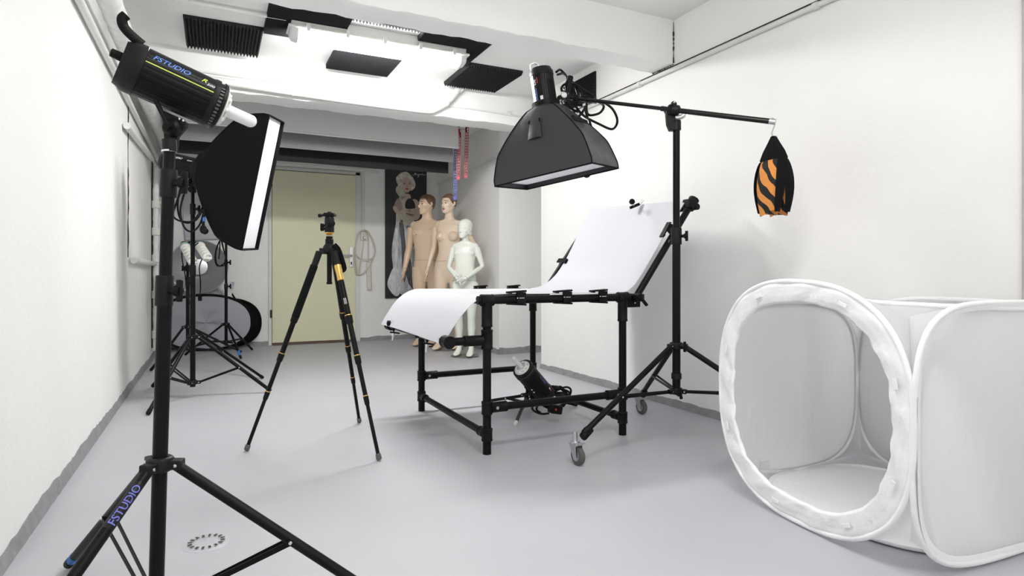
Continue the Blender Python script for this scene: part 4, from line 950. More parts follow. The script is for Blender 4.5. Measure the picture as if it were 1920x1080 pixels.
c = q(1100, 327, .40); m = MB(); m.ball(c, (.024, .022, .022), ax=(RT, FW, UP)); m.lathe(c, c - RT + UP * .3, [(0, .016), (.03, .015)], 12); m.tube(c, c + UP * .04, .009); o = m.build('plug', PLA, cbl)
m = MB()
for s in (-1, 1): m.tube(c - RT * .028 + FW * .008 * s, c - RT * .05 + UP * .006 + FW * .008 * s, .0022)
m.build('pins', CHR, o)

# softbox and flash head on the boom
sc_, su_, sv_, sn_ = V((1.688, 2.904, 1.428)), V((.53, -.84, .126)), V((.84, .53, .073)), V((.127, -.066, -.99))
t, sec, nS = softbox('black softbox hanging from the boom arm over the white sheet', sc_, su_, sv_, sn_, .585, .355, .36, .075, .66, FABS, tuck=.026, lip=.030)
def face_pt(t_, i, off=.006):
    a = sec(t_); k = int(i); f = i - k; p = a[k % 56].lerp(a[(k + 1) % 56], f); p2 = sec(min(1, t_ + .02)); d1 = p2[k % 56] - a[k % 56]; d2 = a[(k + 2) % 56] - a[(k - 1) % 56]
    nn = d2.cross(d1).normalized(); nn = nn if nn.dot(p - (sc_ - nS * .15)) > 0 else -nn
    return p + nn * off
m = MB(); m.grid(lambda i, j: face_pt(.25 + .27 * j, 5.0 + 2.7 * i, .004 + .010 * j * math.sin(PI * i) + .004), 10, 10, .003); pk = m.build('pocket', FABS, t)
m = MB()
for i in (0, 1): m.grid(lambda a, b: face_pt(.245 + .05 * b, 4.8 + 2.7 * i + .5 * a, .014), 3, 3)
m.build('hook_tab', FAB, pk)
m = MB(); m.grid(lambda i, j: face_pt(.30 + .07 * j, 16.5 + 9 * i, .005 + .012 * math.sin(PI * j)), 14, 4, .002); m.build('vent_flap', VELV, t)
apS = sc_ - nS * .375; rS = apS - nS * .185
t, P, a_, vv, ww, LL = flash_head('black and silver flash head standing upright on the boom softbox', rS, apS + nS * .03, .064, tube=.05, upd=-RT, slots=False, handle=False, knob=False)
m = MB(); m.grid(lambda i, j: P(.018 + .165 * i, 34 + 60 * j, 1.0), 4, 12); lab(m.build('side_strip', ALU, t), 'silver strip along one side')  # silver strip laid over one side of the housing
m = MB(); m.grid(lambda i, j: P(.03 + .15 * i, 33 + 16 * j, 1.006), 3, 5); lp_ = m.build('badge', BLKG, t)
def up_(x, y, t0, psi): return P(t0 - x, psi + math.degrees(y / .064), 1.012)
m = MB(); lettering(m, 'FSTUDIO', lambda x, y: up_(x, y, .178, 36), .075, .012); m.build('lettering', BLUEL, lp_, ang=0)
m = MB(); lettering(m, 'DE', lambda x, y: up_(x, y, .085, 36), .030, .013); m.build('model_lettering', WPR, lp_, ang=0)
m = MB(); m.grid(lambda i, j: P(.048 + .032 * i, 24 + 5 * j, 1.006), 3, 3); m.build('red_mark', REDP, lp_)
m = MB(); m.grid(lambda i, j: P(.150 + .022 * i, 8 + 14 * j, 1.004), 2, 4); m.build('white_label', WPR, t)
m = MB()
for k in range(4): m.grid(lambda i, j: P(.035 + .030 * i, -42 + k * 7 + 3 * j, 1.004), 2, 2)
m.build('vent_slots', DARK, t)
hb = rS + (-RT) * .035; m = MB(); m.path(smoothpath([hb - RT * .02, hb - RT * .024 + UP * .03, hb + UP * .042, hb + RT * .022 + UP * .03, hb + RT * .02 - UP * .01], 5), .0045, 8); m.build('carry_loop', CHR, t)
# sandbag and hook
t = MB(); hk = br_ + ba * .012
hp = [hk + V((0, 0, .016)) - ba * .018 - UP * .03, hk - ba * .014 + UP * .004, hk + UP * .016, hk + ba * .014 + UP * .002, hk + ba * .006 - UP * .03, hk - ba * .002 - UP * .055, hk + ba * .006 - UP * .072, hk + ba * .022 - UP * .066]
t.path(smoothpath(hp, 5), .0032, 8); tag(t.build('s_hook', STEEL, loc=hk), 'steel S hook on the silver end of the boom arm', 'hook')
TIG = bpy.data.materials.new('tiger_cloth'); TIG.use_nodes = True
nt = TIG.node_tree; b = nt.nodes['Principled BSDF']; b.inputs['Roughness'].default_value = .8
bx = (RT * .955 + FW * .30).normalized(); by = UP.cross(bx).normalized()   # thickness across the two pouches, width of a pouch
if by.dot(FW) < 0: by = -by
wv = nt.nodes.new('ShaderNodeTexWave'); wv.bands_direction = 'X'; wv.inputs['Scale'].default_value = 5.6; wv.inputs['Distortion'].default_value = 4.5; wv.inputs['Detail'].default_value = 1.5; wv.inputs['Detail Scale'].default_value = 1.3
cr = nt.nodes.new('ShaderNodeValToRGB'); cr.color_ramp.interpolation = 'CONSTANT'; cr.color_ramp.elements[0].color = (.012, .012, .013, 1); cr.color_ramp.elements[1].position = .42; cr.color_ramp.elements[1].color = (.85, .33, .07, 1)
L = nt.links.new; tc = nt.nodes.new('ShaderNodeTexCoord'); cx = nt.nodes.new('ShaderNodeCombineXYZ')
for k, d_ in enumerate(((by * .86 - UP * .50), (by * .50 + UP * .86), bx)):
    vm = nt.nodes.new('ShaderNodeVectorMath'); vm.operation = 'DOT_PRODUCT'; vm.inputs[1].default_value = d_; L(tc.outputs['Object'], vm.inputs[0]); L(vm.outputs['Value'], cx.inputs[k])
L(cx.outputs['Vector'], wv.inputs['Vector']); L(wv.outputs['Fac'], cr.inputs['Fac']); L(cr.outputs['Color'], b.inputs['Base Color'])
bt = hk + ba * .006 - UP * .070
t = thing('sandbag', 'orange and black tiger striped sandbag hanging from the boom end', 'sandbag', bt - UP * .36)
for s in (-1, 1):
    m = MB(); rs = []; NZ, NP = 18, 28
    for k in range(NZ + 1):
        f = k / NZ; z = -.112 - .252 * f
        wd = .068 * (.78 + .26 * math.sin(PI * min(1, f * .9 + .12))); th = .008 + .021 * math.sin(PI * min(1, f ** .7 * .86 + .05)); off = s * (.015 + .014 * math.sin(PI * f * .6))
        ring = []
        for i in range(NP):
            a = 2 * PI * i / NP; cc, ss = math.cos(a), math.sin(a); g = (abs(cc) ** 3 + abs(ss) ** 3) ** (-1 / 3)
            ring.append(bt + UP * (z + .012 * math.sin(a * 2) * f) + bx * (off + cc * g * th) + by * (ss * g * wd + (.0)))
        rs.append(ring)
    m.rings(rs); m.build('pouch', TIG, t, ang=60)
    m = MB()   # black gusset towards and away from the camera
    for e in (-1, 1):
        m.grid(lambda i, j: bt + UP * (-.114 - .246 * j) + bx * (s * (.015 + .014 * math.sin(PI * j * .6)) + (i - .5) * (.022 + .032 * math.sin(PI * min(1, j ** .7 * .86 + .05)))) + by * e * (.070 * (.78 + .26 * math.sin(PI * min(1, j * .9 + .12))) + .002 + .004 * math.sin(PI * i)), 5, 14)
    m.build('gusset', FAB, t)
m = MB()
rs = [[bt + UP * z + bx * (x * k1) + by * (y * y0) for x, y in ((-1, -1), (1, -1), (1, 1), (-1, 1))] for z, k1, y0 in ((.002, .009, .008), (-.03, .014, .026), (-.07, .021, .050), (-.105, .026, .064), (-.135, .020, .060))]
m.rings(rs)
m.build('strap', FAB, t)

# ------------------------------------------------------------------ small flash head under the table
cM = at(989, 768, Z=0); g1 = at(966, 799, Z=0); r_ = (g1 - cM).length; g = math.atan2(g1.y - cM.y, g1.x - cM.x)
fM = [g1] + [cM + V((r_ * math.cos(g + R(k)), r_ * math.sin(g + R(k)), 0)) for k in (118, 242)]
fM[1] = cM + (fM[1] - cM) * .8; fM[2] = cM + (fM[2] - cM) * .8
DM = cM.x * sY + cM.y * cY; cm = lambda v: V((cM.x, cM.y, CAMZ + (PY - v) / FPX * DM))
light_stand('low black mini stand under the table with white rubber foot', V((cM.x, cM.y, .090)), V((cM.x, cM.y, .045)), fM, [(V((cM.x, cM.y, .035)), cm(716), .0115)], [(cm(742), .03, .015, RT)], legr=.010, bq=.45, hubr=.022, bars=1)
for o in bpy.data.objects:
    if o.type == 'EMPTY' and o.get('label', '').startswith('low black mini'):
        lg = [c for c in o.children if c.name.startswith('leg')][0]
        for c in lg.children:
            if c.name.startswith('foot'): c.data.materials[0] = CREAM; lab(c, 'off-white rubber foot')
fm, rm = at(979, 690, D=3.42), at(1023, 741, D=3.56)
t, P, a_, vv, ww, LL = flash_head('black flash head with bare tube on the floor under the table', rm, fm, .060, tube=.098, tuber=.0125, words=[], knob=False)
def dn_(x, y, t0, psi): return P(t0 - x, psi + math.degrees(-y / .060), .998)
m = MB(); lettering(m, 'FSTUDIO', lambda x, y: dn_(x, -y, .165, 42), .060, .010); m.build('lettering', INDIGO, t, ang=0)
m = MB(); m.grid(lambda i, j: P(.035 + .012 * i, 40 + 10 * j, .998), 2, 3); m.build('red_mark', REDP, t)
m = MB(); m.grid(lambda i, j: P(.050 + .012 * i, 42 + 8 * j, .998), 2, 3); m.build('white_mark', WPR, t)
jt = cm(716); m = MB(); bt_ = (fm * .62 + rm * .38) - UP * .058; m.bar(jt - UP * .02, jt + UP * .03, .032, .03, RT); m.bar(jt + UP * .02, bt_ + UP * .01, .028, .034, RT); m.bar(bt_ - a_ * .04, bt_ + a_ * .04, .05, .02, RT); m.build('yoke', PLA, t, bev=.004)
for k in (-.012, .012): c = bt_ + a_ * k + vv * .018; MB().lathe(c, c + vv, [(0, .006), (.008, .005), (.01, .002)], 10).build('rivet', CHR, t)
m = MB(); m.bar(jt + UP * .045 - FW * .02 - RT * .005, jt + UP * .055 - FW * .024 - RT * .055, .016, .012, FW); m.bar(jt - UP * .006 - FW * .02, jt - UP * .004 - FW * .024 + RT * .045, .014, .010, FW); m.build('tilt_lever', PLA, t, bev=.003)
q = lambda u, v, d=0: at(u, v, D=3.62 + d)
rnd = random.Random(12)
t = thing('power_cable', 'black power cable coiled on the floor behind the flash head under the table', 'cable', at(1040, 770, Z=0))
m = MB()
for k in range(5):
    pts = []
    for i in range(9):
        a = 2 * PI * i / 8 + k * .5; pts.append(q(1040 + 27 * math.cos(a) + rnd.uniform(-4, 4), 745 + 20 * math.sin(a) + rnd.uniform(-4, 3), .04 * math.cos(a) + k * .012))
    m.path(smoothpath(pts, 5), .0062, 8)
for l in (((1012, 742), (1004, 752), (998, 765), (1004, 772), (1016, 776), (1030, 775)), ((1018, 744), (1010, 756), (1006, 768), (1014, 774)), ((1026, 742), (1040, 734), (1060, 726), (1070, 730), (1068, 742), (1060, 752)), ((1024, 746), (1034, 740), (1052, 736), (1064, 742), (1062, 756))):
    m.path(smoothpath([q(u, v) for u, v in l], 5), .0062, 8)
m.build('coil', PLA, t)
c = q(1041, 767, -.06); m = MB(); xx = (RT * .85 - UP * .2 + FW * .4).normalized(); yy = UP.cross(xx).normalized(); m.box(c, (.075, .05, .05), (xx, yy, xx.cross(yy))); m.build('plug', PLA, t, bev=.006)
MB().ball(c - yy * .026 * (1 if yy.dot(FW) > 0 else -1) - xx * .01, .007, 8, 6).build('red_switch', REDP, t)
MB().tube(q(1029, 741, -.04), q(1034, 735, -.04), .010).build('blue_band', BLUET, t)

# ------------------------------------------------------------------ mannequins
FEM = [(.735, .018, .040, 0), (.765, .060, .062, 0), (.80, .100, .080, 0), (.84, .158, .100, -.010), (.90, .174, .112, -.014), (.96, .166, .108, -.012), (1.02, .142, .096, 0), (1.08, .122, .084, .006), (1.13, .117, .080, .008), (1.19, .125, .085, .006), (1.26, .136, .092, .002), (1.33, .148, .092, -.004), (1.39, .156, .080, -.010), (1.425, .142, .064, -.014), (1.452, .090, .054, -.014), (1.472, .056, .051, -.010), (1.52, .046, .050, -.002), (1.575, .046, .054, .008)]
MAL = [(.735, .020, .045, 0), (.765, .060, .066, 0), (.80, .100, .085, 0), (.84, .150, .102, -.006), (.90, .166, .112, -.010), (.97, .157, .104, -.006), (1.04, .147, .098, 0), (1.10, .146, .094, .004), (1.18, .157, .100, .005), (1.26, .171, .110, .003), (1.33, .182, .108, -.004), (1.39, .186, .092, -.010), (1.43, .160, .070, -.014), (1.458, .098, .060, -.012), (1.48, .066, .060, -.008), (1.52, .056, .058, 0), (1.575, .055, .060, .008)]
CHI = [(.735, .018, .040, 0), (.765, .055, .06, 0), (.80, .090, .080, 0), (.84, .138, .098, 0), (.90, .150, .108, .002), (.97, .142, .104, .006), (1.04, .130, .098, .008), (1.12, .124, .094, .010), (1.20, .132, .094, .004), (1.28, .142, .092, -.002), (1.35, .146, .080, -.008), (1.39, .128, .062, -.012), (1.415, .080, .052, -.012), (1.435, .046, .044, -.008), (1.48, .042, .044, 0), (1.52, .042, .046, .006)]
HEAD = [(0, .018, .022, .066), (.010, .036, .044, .052), (.030, .052, .064, .030), (.055, .061, .080, .014), (.085, .068, .090, .004), (.120, .0725, .096, -.002), (.155, .0735, .096, -.006), (.185, .067, .086, -.010), (.208, .050, .064, -.012), (.220, .030, .038, -.012), (.225, .010, .014, -.012)]
def interp(tab, z):
    if z <= tab[0][0]: return tab[0][1:]
    for a, b in zip(tab, tab[1:]):
        if z <= b[0]:
            f = (z - a[0]) / (b[0] - a[0]); return tuple(p + (q - p) * f for p, q in zip(a[1:], b[1:]))
    return tab[-1][1:]
def finger_hand(m, w, d, side, r=.0085, curl=.35, sc=1.0, thumb=None):
    """w wrist, d pointing to the fingertips, side across the palm towards the thumb"""
    d = d.normalized(); side = (side - d * side.dot(d)).normalized(); nn = d.cross(side)
    ln = .085 * sc; rs = []
    for t_, a, b in ((-.015, .022, .019), (.01, .026, .017), (.035, .036, .016), (.065, .041, .014), (.088, .038, .011)):
        rs.append([w + d * t_ * sc + side * math.cos(2 * PI * i / 14) * a * sc + nn * math.sin(2 * PI * i / 14) * b * sc for i in range(14)])
    m.rings(rs)
    for k, (o, l) in enumerate(((.030, .062), (.010, .074), (-.011, .068), (-.031, .052))):
        b0 = w + d * .080 * sc + side * o * sc * .98; c1 = curl * (.8 + .15 * k)
        d2 = (d * math.cos(c1 * .5) + nn * math.sin(c1 * .5) + side * o * 1.2).normalized(); d3 = (d * math.cos(c1 * 1.3) + nn * math.sin(c1 * 1.3)).normalized()
        m.path([b0 - d * .012, b0 + d2 * l * sc * .45, b0 + d2 * l * sc * .45 + d3 * l * sc * .35, b0 + d2 * l * sc * .45 + d3 * l * sc * .55], [r * sc, r * .95 * sc, r * .85 * sc, r * .6 * sc], 8)
    b0 = w + d * .022 * sc + side * .026 * sc; dt = (d * .75 + side * .55 + nn * .25).normalized()
    m.path([b0 - side * .012 * sc, b0 + dt * .032 * sc, b0 + dt * .032 * sc + (d * .9 + side * .15 + nn * .3).normalized() * .030 * sc], [.012 * sc, .010 * sc, .0065 * sc], 8)
def mannequin(label, base, yb, yh, H, kind, arms, group, tilt=0, fwd=0):
    base = V(base); s = H / 1.75 if kind != 'child' else H / 1.70
    Fb = V((-math.sin(R(yb)), -math.cos(R(yb)), 0)); Lb = V((math.cos(R(yb)), -math.sin(R(yb)), 0))
    Fh = V((-math.sin(R(yh)), -math.cos(R(yh)), 0)); Lh = V((math.cos(R(yh)), -math.sin(R(yh)), 0))
    skin = {'female': SKINF, 'male': SKINM, 'child': CHILDW}[kind]; tab = {'female': FEM, 'male': MAL, 'child': CHI}[kind]
    O = base + UP * .018
    def B(x, y, z): return O + (Lb * x + Fb * y + UP * z) * s
    t = thing('mannequin', label, 'mannequin', base, group)
    MB().lathe(base, base + UP, [(0, .165 if kind != 'child' else .150), (.006, .168 if kind != 'child' else .153), (.010, .160 if kind != 'child' else .146), (.0105, .01)], 48).build('base', DISCG, t)
    m = MB()
    m.rings([[B(h * math.cos(2 * PI * i / 28) * (abs(math.cos(2 * PI * i / 28)) ** 2.4 + abs(math.sin(2 * PI * i / 28)) ** 2.4) ** (-1 / 2.4), y + dp * math.sin(2 * PI * i / 28) * (abs(math.cos(2 * PI * i / 28)) ** 2.4 + abs(math.sin(2 * PI * i / 28)) ** 2.4) ** (-1 / 2.4), z) for i in range(28)] for z, h, dp, y in tab])
    ax = (Lb, Fb, UP)
    if kind == 'female':
        for x in (-1, 1): m.ball(B(x * .074, .070, 1.262), (.056 * s, .054 * s, .058 * s), 16, 12, ax); m.ball(B(x * .080, .126, 1.256), .007 * s, 8, 6)
        for x in (-1, 1): m.ball(B(x * .075, -.085, .885), (.085 * s, .07 * s, .085 * s), 16, 12, ax)
    elif kind == 'male':
        for x in (-1, 1): m.ball(B(x * .082, .072, 1.300), (.085 * s, .044 * s, .058 * s), 16, 12, ax); m.ball(B(x * .092, .112, 1.278), .005 * s, 8, 6)
        for x in (-1, 1): m.ball(B(x * .075, -.07, .885), (.085 * s, .07 * s, .085 * s), 16, 12, ax)
    else:
        for x in (-1, 1): m.ball(B(x * .07, .055, 1.27), (.062 * s, .035 * s, .045 * s), 14, 10, ax)
    for x in (-1, 1): m.ball(B(x * (tab[11][1] * .86 if kind != 'child' else .12), -.012, 1.395 if kind != 'child' else 1.352), (.052 * s, .050 * s, .052 * s), 14, 10, ax)
    # collar bones
    for x in (-1, 1): m.path([B(x * .02, .035, 1.445 if kind != 'child' else 1.405), B(x * .08, .036, 1.443 if kind != 'child' else 1.40), B(x * .135, .012, 1.44 if kind != 'child' else 1.385)], [.010 * s, .011 * s, .008 * s], 8)
    # legs and feet
    kw = {'female': 1, 'male': 1.06, 'child': .95}[kind]
    for x in (-1, 1):
        fy = .045 * x * fwd
        lp = [(x * .086, 0, .90, .088), (x * .090, .008, .80, .086), (x * .090, .012 + fy * .2, .68, .076), (x * .088, .012 + fy * .5, .56, .062), (x * .086, .010 + fy * .6, .48, .053), (x * .084, -.002 + fy * .7, .42, .051), (x * .084, -.014 + fy * .8, .34, .054), (x * .083, -.010 + fy, .24, .043), (x * .082, -.004 + fy, .14, .033), (x * .082, .0 + fy, .075, .034)]
        m.path([B(a, b, c) for a, b, c, r in lp], [r * s * kw for *_, r in lp], 18)
        rs = []
        for y, z, w_, h_ in ((-.055, .035, .014, .020), (-.045, .036, .028, .034), (-.01, .050, .033, .052), (.04, .046, .035, .046), (.09, .030, .041, .031), (.13, .020, .043, .021), (.165, .014, .036, .014), (.188, .010, .016, .008)):
            rs.append([B(x * (.082 + .10 * max(0, y) * .5) + w_ * math.cos(2 * PI * i / 16), y + fy, max(.0, z + h_ * math.sin(2 * PI * i / 16))) for i in range(16)])
        m.rings(rs)
    # arms: lists of (x, y, z) shoulder, elbow, wrist, fingertip direction and thumb side
    for sh, el, wr, fd, ts, cu in arms:
        S_, E_, W_ = B(*sh), B(*el), B(*wr); ka = {'female': .92, 'male': 1.12, 'child': .90}[kind] * s
        m.path([S_, S_.lerp(E_, .25), S_.lerp(E_, .6), E_, E_.lerp(W_, .22), E_.lerp(W_, .6), W_, W_ + (W_ - E_).normalized() * .012], [.047 * ka, .046 * ka, .041 * ka, .035 * ka, .036 * ka, .029 * ka, .0225 * ka, .022 * ka], 16)
        finger_hand(m, W_, Lb * fd[0] + Fb * fd[1] + UP * fd[2], Lb * ts[0] + Fb * ts[1] + UP * ts[2], sc=s * (1.0 if kind != 'child' else .95), curl=cu)
    # head
    hs = s * ({'female': 1.0, 'male': 1.05, 'child': 1.06}[kind]); hz = {'female': 1.527, 'male': 1.520, 'child': 1.458}[kind]
    HO = B(0, .004, hz)
    def Hp(x, y, z): return HO + (Lh * x + Fh * y + UP * z) * hs
    n = 36
    def hsec(z, g=1.0, grow=0.0):
        h, dp, y = interp(HEAD, z); return [(( h * g + grow) * math.cos(2 * PI * i / n), y + (dp * g + grow) * math.sin(2 * PI * i / n)) for i in range(n)]
    m.rings([[Hp(x, y, z) for x, y in hsec(z)] for z, *_ in HEAD])
    hx = (Lh, Fh, UP)
    m.path([Hp(0, .090, .128), Hp(0, .100, .105), Hp(0, .112, .083), Hp(0, .108, .074), Hp(0, .088, .070)], [.008 * hs, .0085 * hs, .0105 * hs, .010 * hs, .006 * hs], 10)
    for x in (-1, 1): m.ball(Hp(x * .009, .098, .075), .0075 * hs, 8, 6)
    m.ball(Hp(0, .088, .050), (.024 * hs, .012 * hs, .0065 * hs), 12, 8, hx); m.ball(Hp(0, .086, .040), (.020 * hs, .012 * hs, .0070 * hs), 12, 8, hx)
    m.ball(Hp(0, .082, .014), (.018 * hs, .012 * hs, .014 * hs), 12, 8, hx)
    for x in (-1, 1):
        m.path([Hp(x * .012, .093, .131), Hp(x * .034, .084, .133), Hp(x * .052, .064, .124)], [.007 * hs, .0085 * hs, .006 * hs], 8)
        m.ball(Hp(x * .045, .055, .080), (.020 * hs, .022 * hs, .016 * hs), 12, 8, hx)
        m.ball(Hp(x * .030, .080, .112), (.014 * hs, .008 * hs, .008 * hs), 12, 8, hx)
        if kind != 'child' or True: m.path([Hp(x * .070, .006, .125), Hp(x * .080, -.008, .128), Hp(x * .080, -.010, .105), Hp(x * .073, .004, .085)], [.006 * hs, .010 * hs, .009 * hs, .006 * hs], 8)
    # neck under the jaw
    m.path([B(0, -.006, hz - .10), B(0, .004, hz - .02) , Hp(0, .0, .05)], [.046 * s * (1.12 if kind == 'male' else .95), .047 * s * (1.12 if kind == 'male' else .95), .05 * s], 16)
    if kind == 'child':   # moulded bob hair, one piece with the head
        rows = []; NZ = 18
        for k in range(NZ + 1):
            row = []
            for i in range(n):
                a = 2 * PI * i / n; fr = math.sin(a)
                zl = .158 if fr > .62 else (.158 - (.62 - fr) / .35 * .125 if fr > .27 else .033)
                z = zl + (.228 - zl) * (k / NZ) ** .85
                h, dp, y = interp(HEAD, min(max(z, .085), .2245)); gr_ = .0085 + .006 * max(0, (.09 - z) / .09)
                row.append(Hp((h + gr_) * math.cos(a), y + (dp + gr_) * math.sin(a), z + gr_ * .5 * (k / NZ)))
            rows.append(row)
        m.rings([[Hp(0, -.01, .12)] * n, rows[0]] + rows[1:], cap0=False)
    body = m.build('body', skin, t, ang=0)
    rm_ = body.modifiers.new('remesh', 'REMESH'); rm_.mode = 'VOXEL'; rm_.voxel_size = .0052; rm_.use_smooth_shade = True
    sm = body.modifiers.new('smooth', 'SMOOTH'); sm.factor = .5; sm.iterations = 4 if kind == 'child' else 9
    # painted face
    g_ = .0028
    if kind != 'child':
        for x in (-1, 1):
            ew = MB(); ew.ball(Hp(x * .0305, .0862 + g_, .111), (.0135 * hs, .0042 * hs, .0052 * hs), 14, 8, hx); e_ = ew.build('eye', WPR, t)
            MB().ball(Hp(x * .0295, .0898 + g_, .111), (.0055 * hs, .0030 * hs, .0052 * hs), 12, 8, hx).build('iris', DARK, e_)
            pts = [Hp(x * .0165, .0898 + g_, .1125), Hp(x * .030, .0905 + g_, .1170), Hp(x * .0445, .0812 + g_, .1135)]
            MB().path(smoothpath(pts, 4), .0016 * hs, 6).build('eyelash', DARK, e_)
            pts = [Hp(x * .014, .0995 + g_, .1315), Hp(x * .034, .0915 + g_, .1375), Hp(x * .052, .0690 + g_, .130)]
            MB().path(smoothpath(pts, 4), .0024 * hs, 6).build('eyebrow', HAIRM, t)
        if kind == 'female':
            m = MB(); m.ball(Hp(0, .0915 + g_, .0500), (.021 * hs, .010 * hs, .0050 * hs), 14, 8, hx); m.ball(Hp(0, .0895 + g_, .0415), (.017 * hs, .010 * hs, .0052 * hs), 14, 8, hx); m.build('lips', LIPM, t)
        # cropped painted hair
        m = MB(); NZ = 16; rows = []
        for k in range(NZ + 1):
            row = []
            for i in range(n):
                a = 2 * PI * i / n; fr = math.sin(a)   # 1 = face
                zl = .172 if fr > .72 else (.172 + (.72 - fr) * (-.050) / .30 if fr > .42 else (.122 - (.42 - fr) * .05 if fr > .1 else .106 - (.1 - fr) * .060))
                z = zl + (.226 - zl) * (k / NZ) ** .8
                h, dp, y = interp(HEAD, min(z, .2245)); gr_ = .0032
                row.append(Hp((h + gr_) * math.cos(a), y + (dp + gr_) * math.sin(a), z + gr_ * .6 * (k / NZ)))
            rows.append(row)
        m.rings(rows, cap0=False); m.build('hair', HAIRM, t, ang=0)
    # seams
    def seam(z0, slope=0):
        m = MB(); h, dp, y = interp(tab, z0); e = 2.4
        m.path([B((h + .001) * math.cos(a) * (abs(math.cos(a)) ** e + abs(math.sin(a)) ** e) ** (-1 / e), y + (dp + .001) * math.sin(a) * (abs(math.cos(a)) ** e + abs(math.sin(a)) ** e) ** (-1 / e), z0) for a in [2 * PI * i / 60 for i in range(60)]], .0016, 6, closed=True); m.build('joint_seam', SEAM, t)
    seam(.985 if kind != 'child' else .93)
    if kind == 'female':
        m = MB(); m.path([B(-.090 + .0805 * math.cos(a), .012 + .0805 * math.sin(a), .735 + .02 * math.cos(a)) for a in [2 * PI * i / 40 for i in range(40)]], .0018, 6, closed=True); m.build('joint_seam', SEAM, t)
    for sh, el, wr, *_ in arms:
        W_ = B(*wr); E_ = B(*el); d_ = (W_ - E_).normalized(); x, y = ortho(d_); rr = {'female': .0222, 'male': .027, 'child': .0215}[kind] * s * 1.06
        MB().path([W_ - d_ * .012 + (x * math.cos(a) + y * math.sin(a)) * rr for a in [2 * PI * i / 24 for i in range(24)]], .0012, 6, closed=True).build('wrist_seam', SEAM, t)
    if kind == 'male': c = B(-.092, .119, 1.278); MB().ball(c, .0055, 8, 6).build('screw_hole', DARK, t)
    if kind == 'child': c = B(-.03, .119, .995); MB().ball(c, (.017, .004, .022), 10, 8, ax).build('chip', CREAM, t)
    return t
bF = at(842, 655, Z=0); bM = at(801, 648, Z=0); bC = at(872, 668, Z=0)
mannequin('tan male mannequin with brown painted hair, half hidden in front of the poster', bM, 38, 72, 1.80, 'male',
    [((-.192, -.008, 1.372), (-.242, -.03, 1.115), (-.262, .055, .875), (-.04, .18, -1), (.15, 1, .1), .5), ((.192, -.008, 1.372), (.235, -.03, 1.115), (.235, .05, .875), (.0, .15, -1), (-.2, 1, .1), .4)], 'standing mannequins')
mannequin('beige female mannequin with red lips and one hand on the hip', bF, 40, 60, 1.765, 'female',
    [((-.158, -.012, 1.378), (-.200, -.030, 1.135), (-.235, .060, .905), (-.05, .15, -1), (.2, 1, .1), .35), ((.158, -.012, 1.378), (.270, -.075, 1.185), (.185, -.02, 1.000), (-.8, .45, -.35), (.2, .6, .6), .4)], 'standing mannequins', fwd=-1.2)
mannequin('glossy white child mannequin with folded hands, standing in front', bC, 34, 56, 1.425, 'child',
    [((-.148, -.008, 1.338), (-.210, -.010, 1.100), (-.075, .150, .960), (.55, .35, -.75), (-.1, .5, .6), .35), ((.148, -.008, 1.338), (.222, .0, 1.105), (.045, .185, .955), (-.8, .18, -.45), (.1, .5, .6), .35)], 'standing mannequins', fwd=.6)

# ------------------------------------------------------------------ light tent
TENTF = translucent('tent_membrane', (.96, .96, .975), .66)
FLb, FRb, BRb, BLb = V((1.862, 1.865, .012)), V((1.770, 1.045, .012)), V((2.630, .985, .012)), V((2.672, 1.835, .012))
hF, hB = .845, .755
FLt, FRt, BRt, BLt = FLb + UP * hF, FRb + UP * hF * .965, BRb + UP * hB, BLb + UP * hB
RtL, RtR = FRb + UP * .772, BRb + UP * .765
tent = thing('light_tent', 'white pop-up light tent with an open round front, on the floor at right', 'light tent', (FLb + BRb) / 2 - UP * .012)
def facefn(bl_, br, tr, tl, ex):
    def fn(a, k=1.0, depth=0.0):
        cc, ss = math.cos(a), math.sin(a); g = (abs(cc) ** ex + abs(ss) ** ex) ** (-1 / ex)
        x, y = .5 + cc * g * k * .5, .5 + ss * g * k * .5
        p = (bl_ * (1 - x) + br * x) * (1 - y) + (tl * (1 - x) + tr * x) * y
        return p
    nrm = (br - bl_).cross(tl - bl_).normalized()
    return fn, nrm
cen = (FLb + BRb) / 2 + UP * .4
faces = {'front': (FLb, FRb, FRt, FLt, 2.55), 'side': (FRb, BRb, RtR, RtL, 4.2), 'back': (BRb, BLb, BLt, BRt, 3.6), 'left': (BLb, FLb + V((.02, 0, 0)), FLt - UP * .10 + V((.02, 0, 0)), BLt - UP * .03, 3.4), 'top': (FLt - UP * .06 + V((.03, 0, 0)), FRt - UP * .05 + V((.03, 0, 0)), BRt - UP * .02, BLt - UP * .03, 3.0), 'floor': (FLb + V((.12, 0, 0)), FRb + V((.11, .04, 0)), BRb, BLb, 2.9)}
N = 96
FF = {}
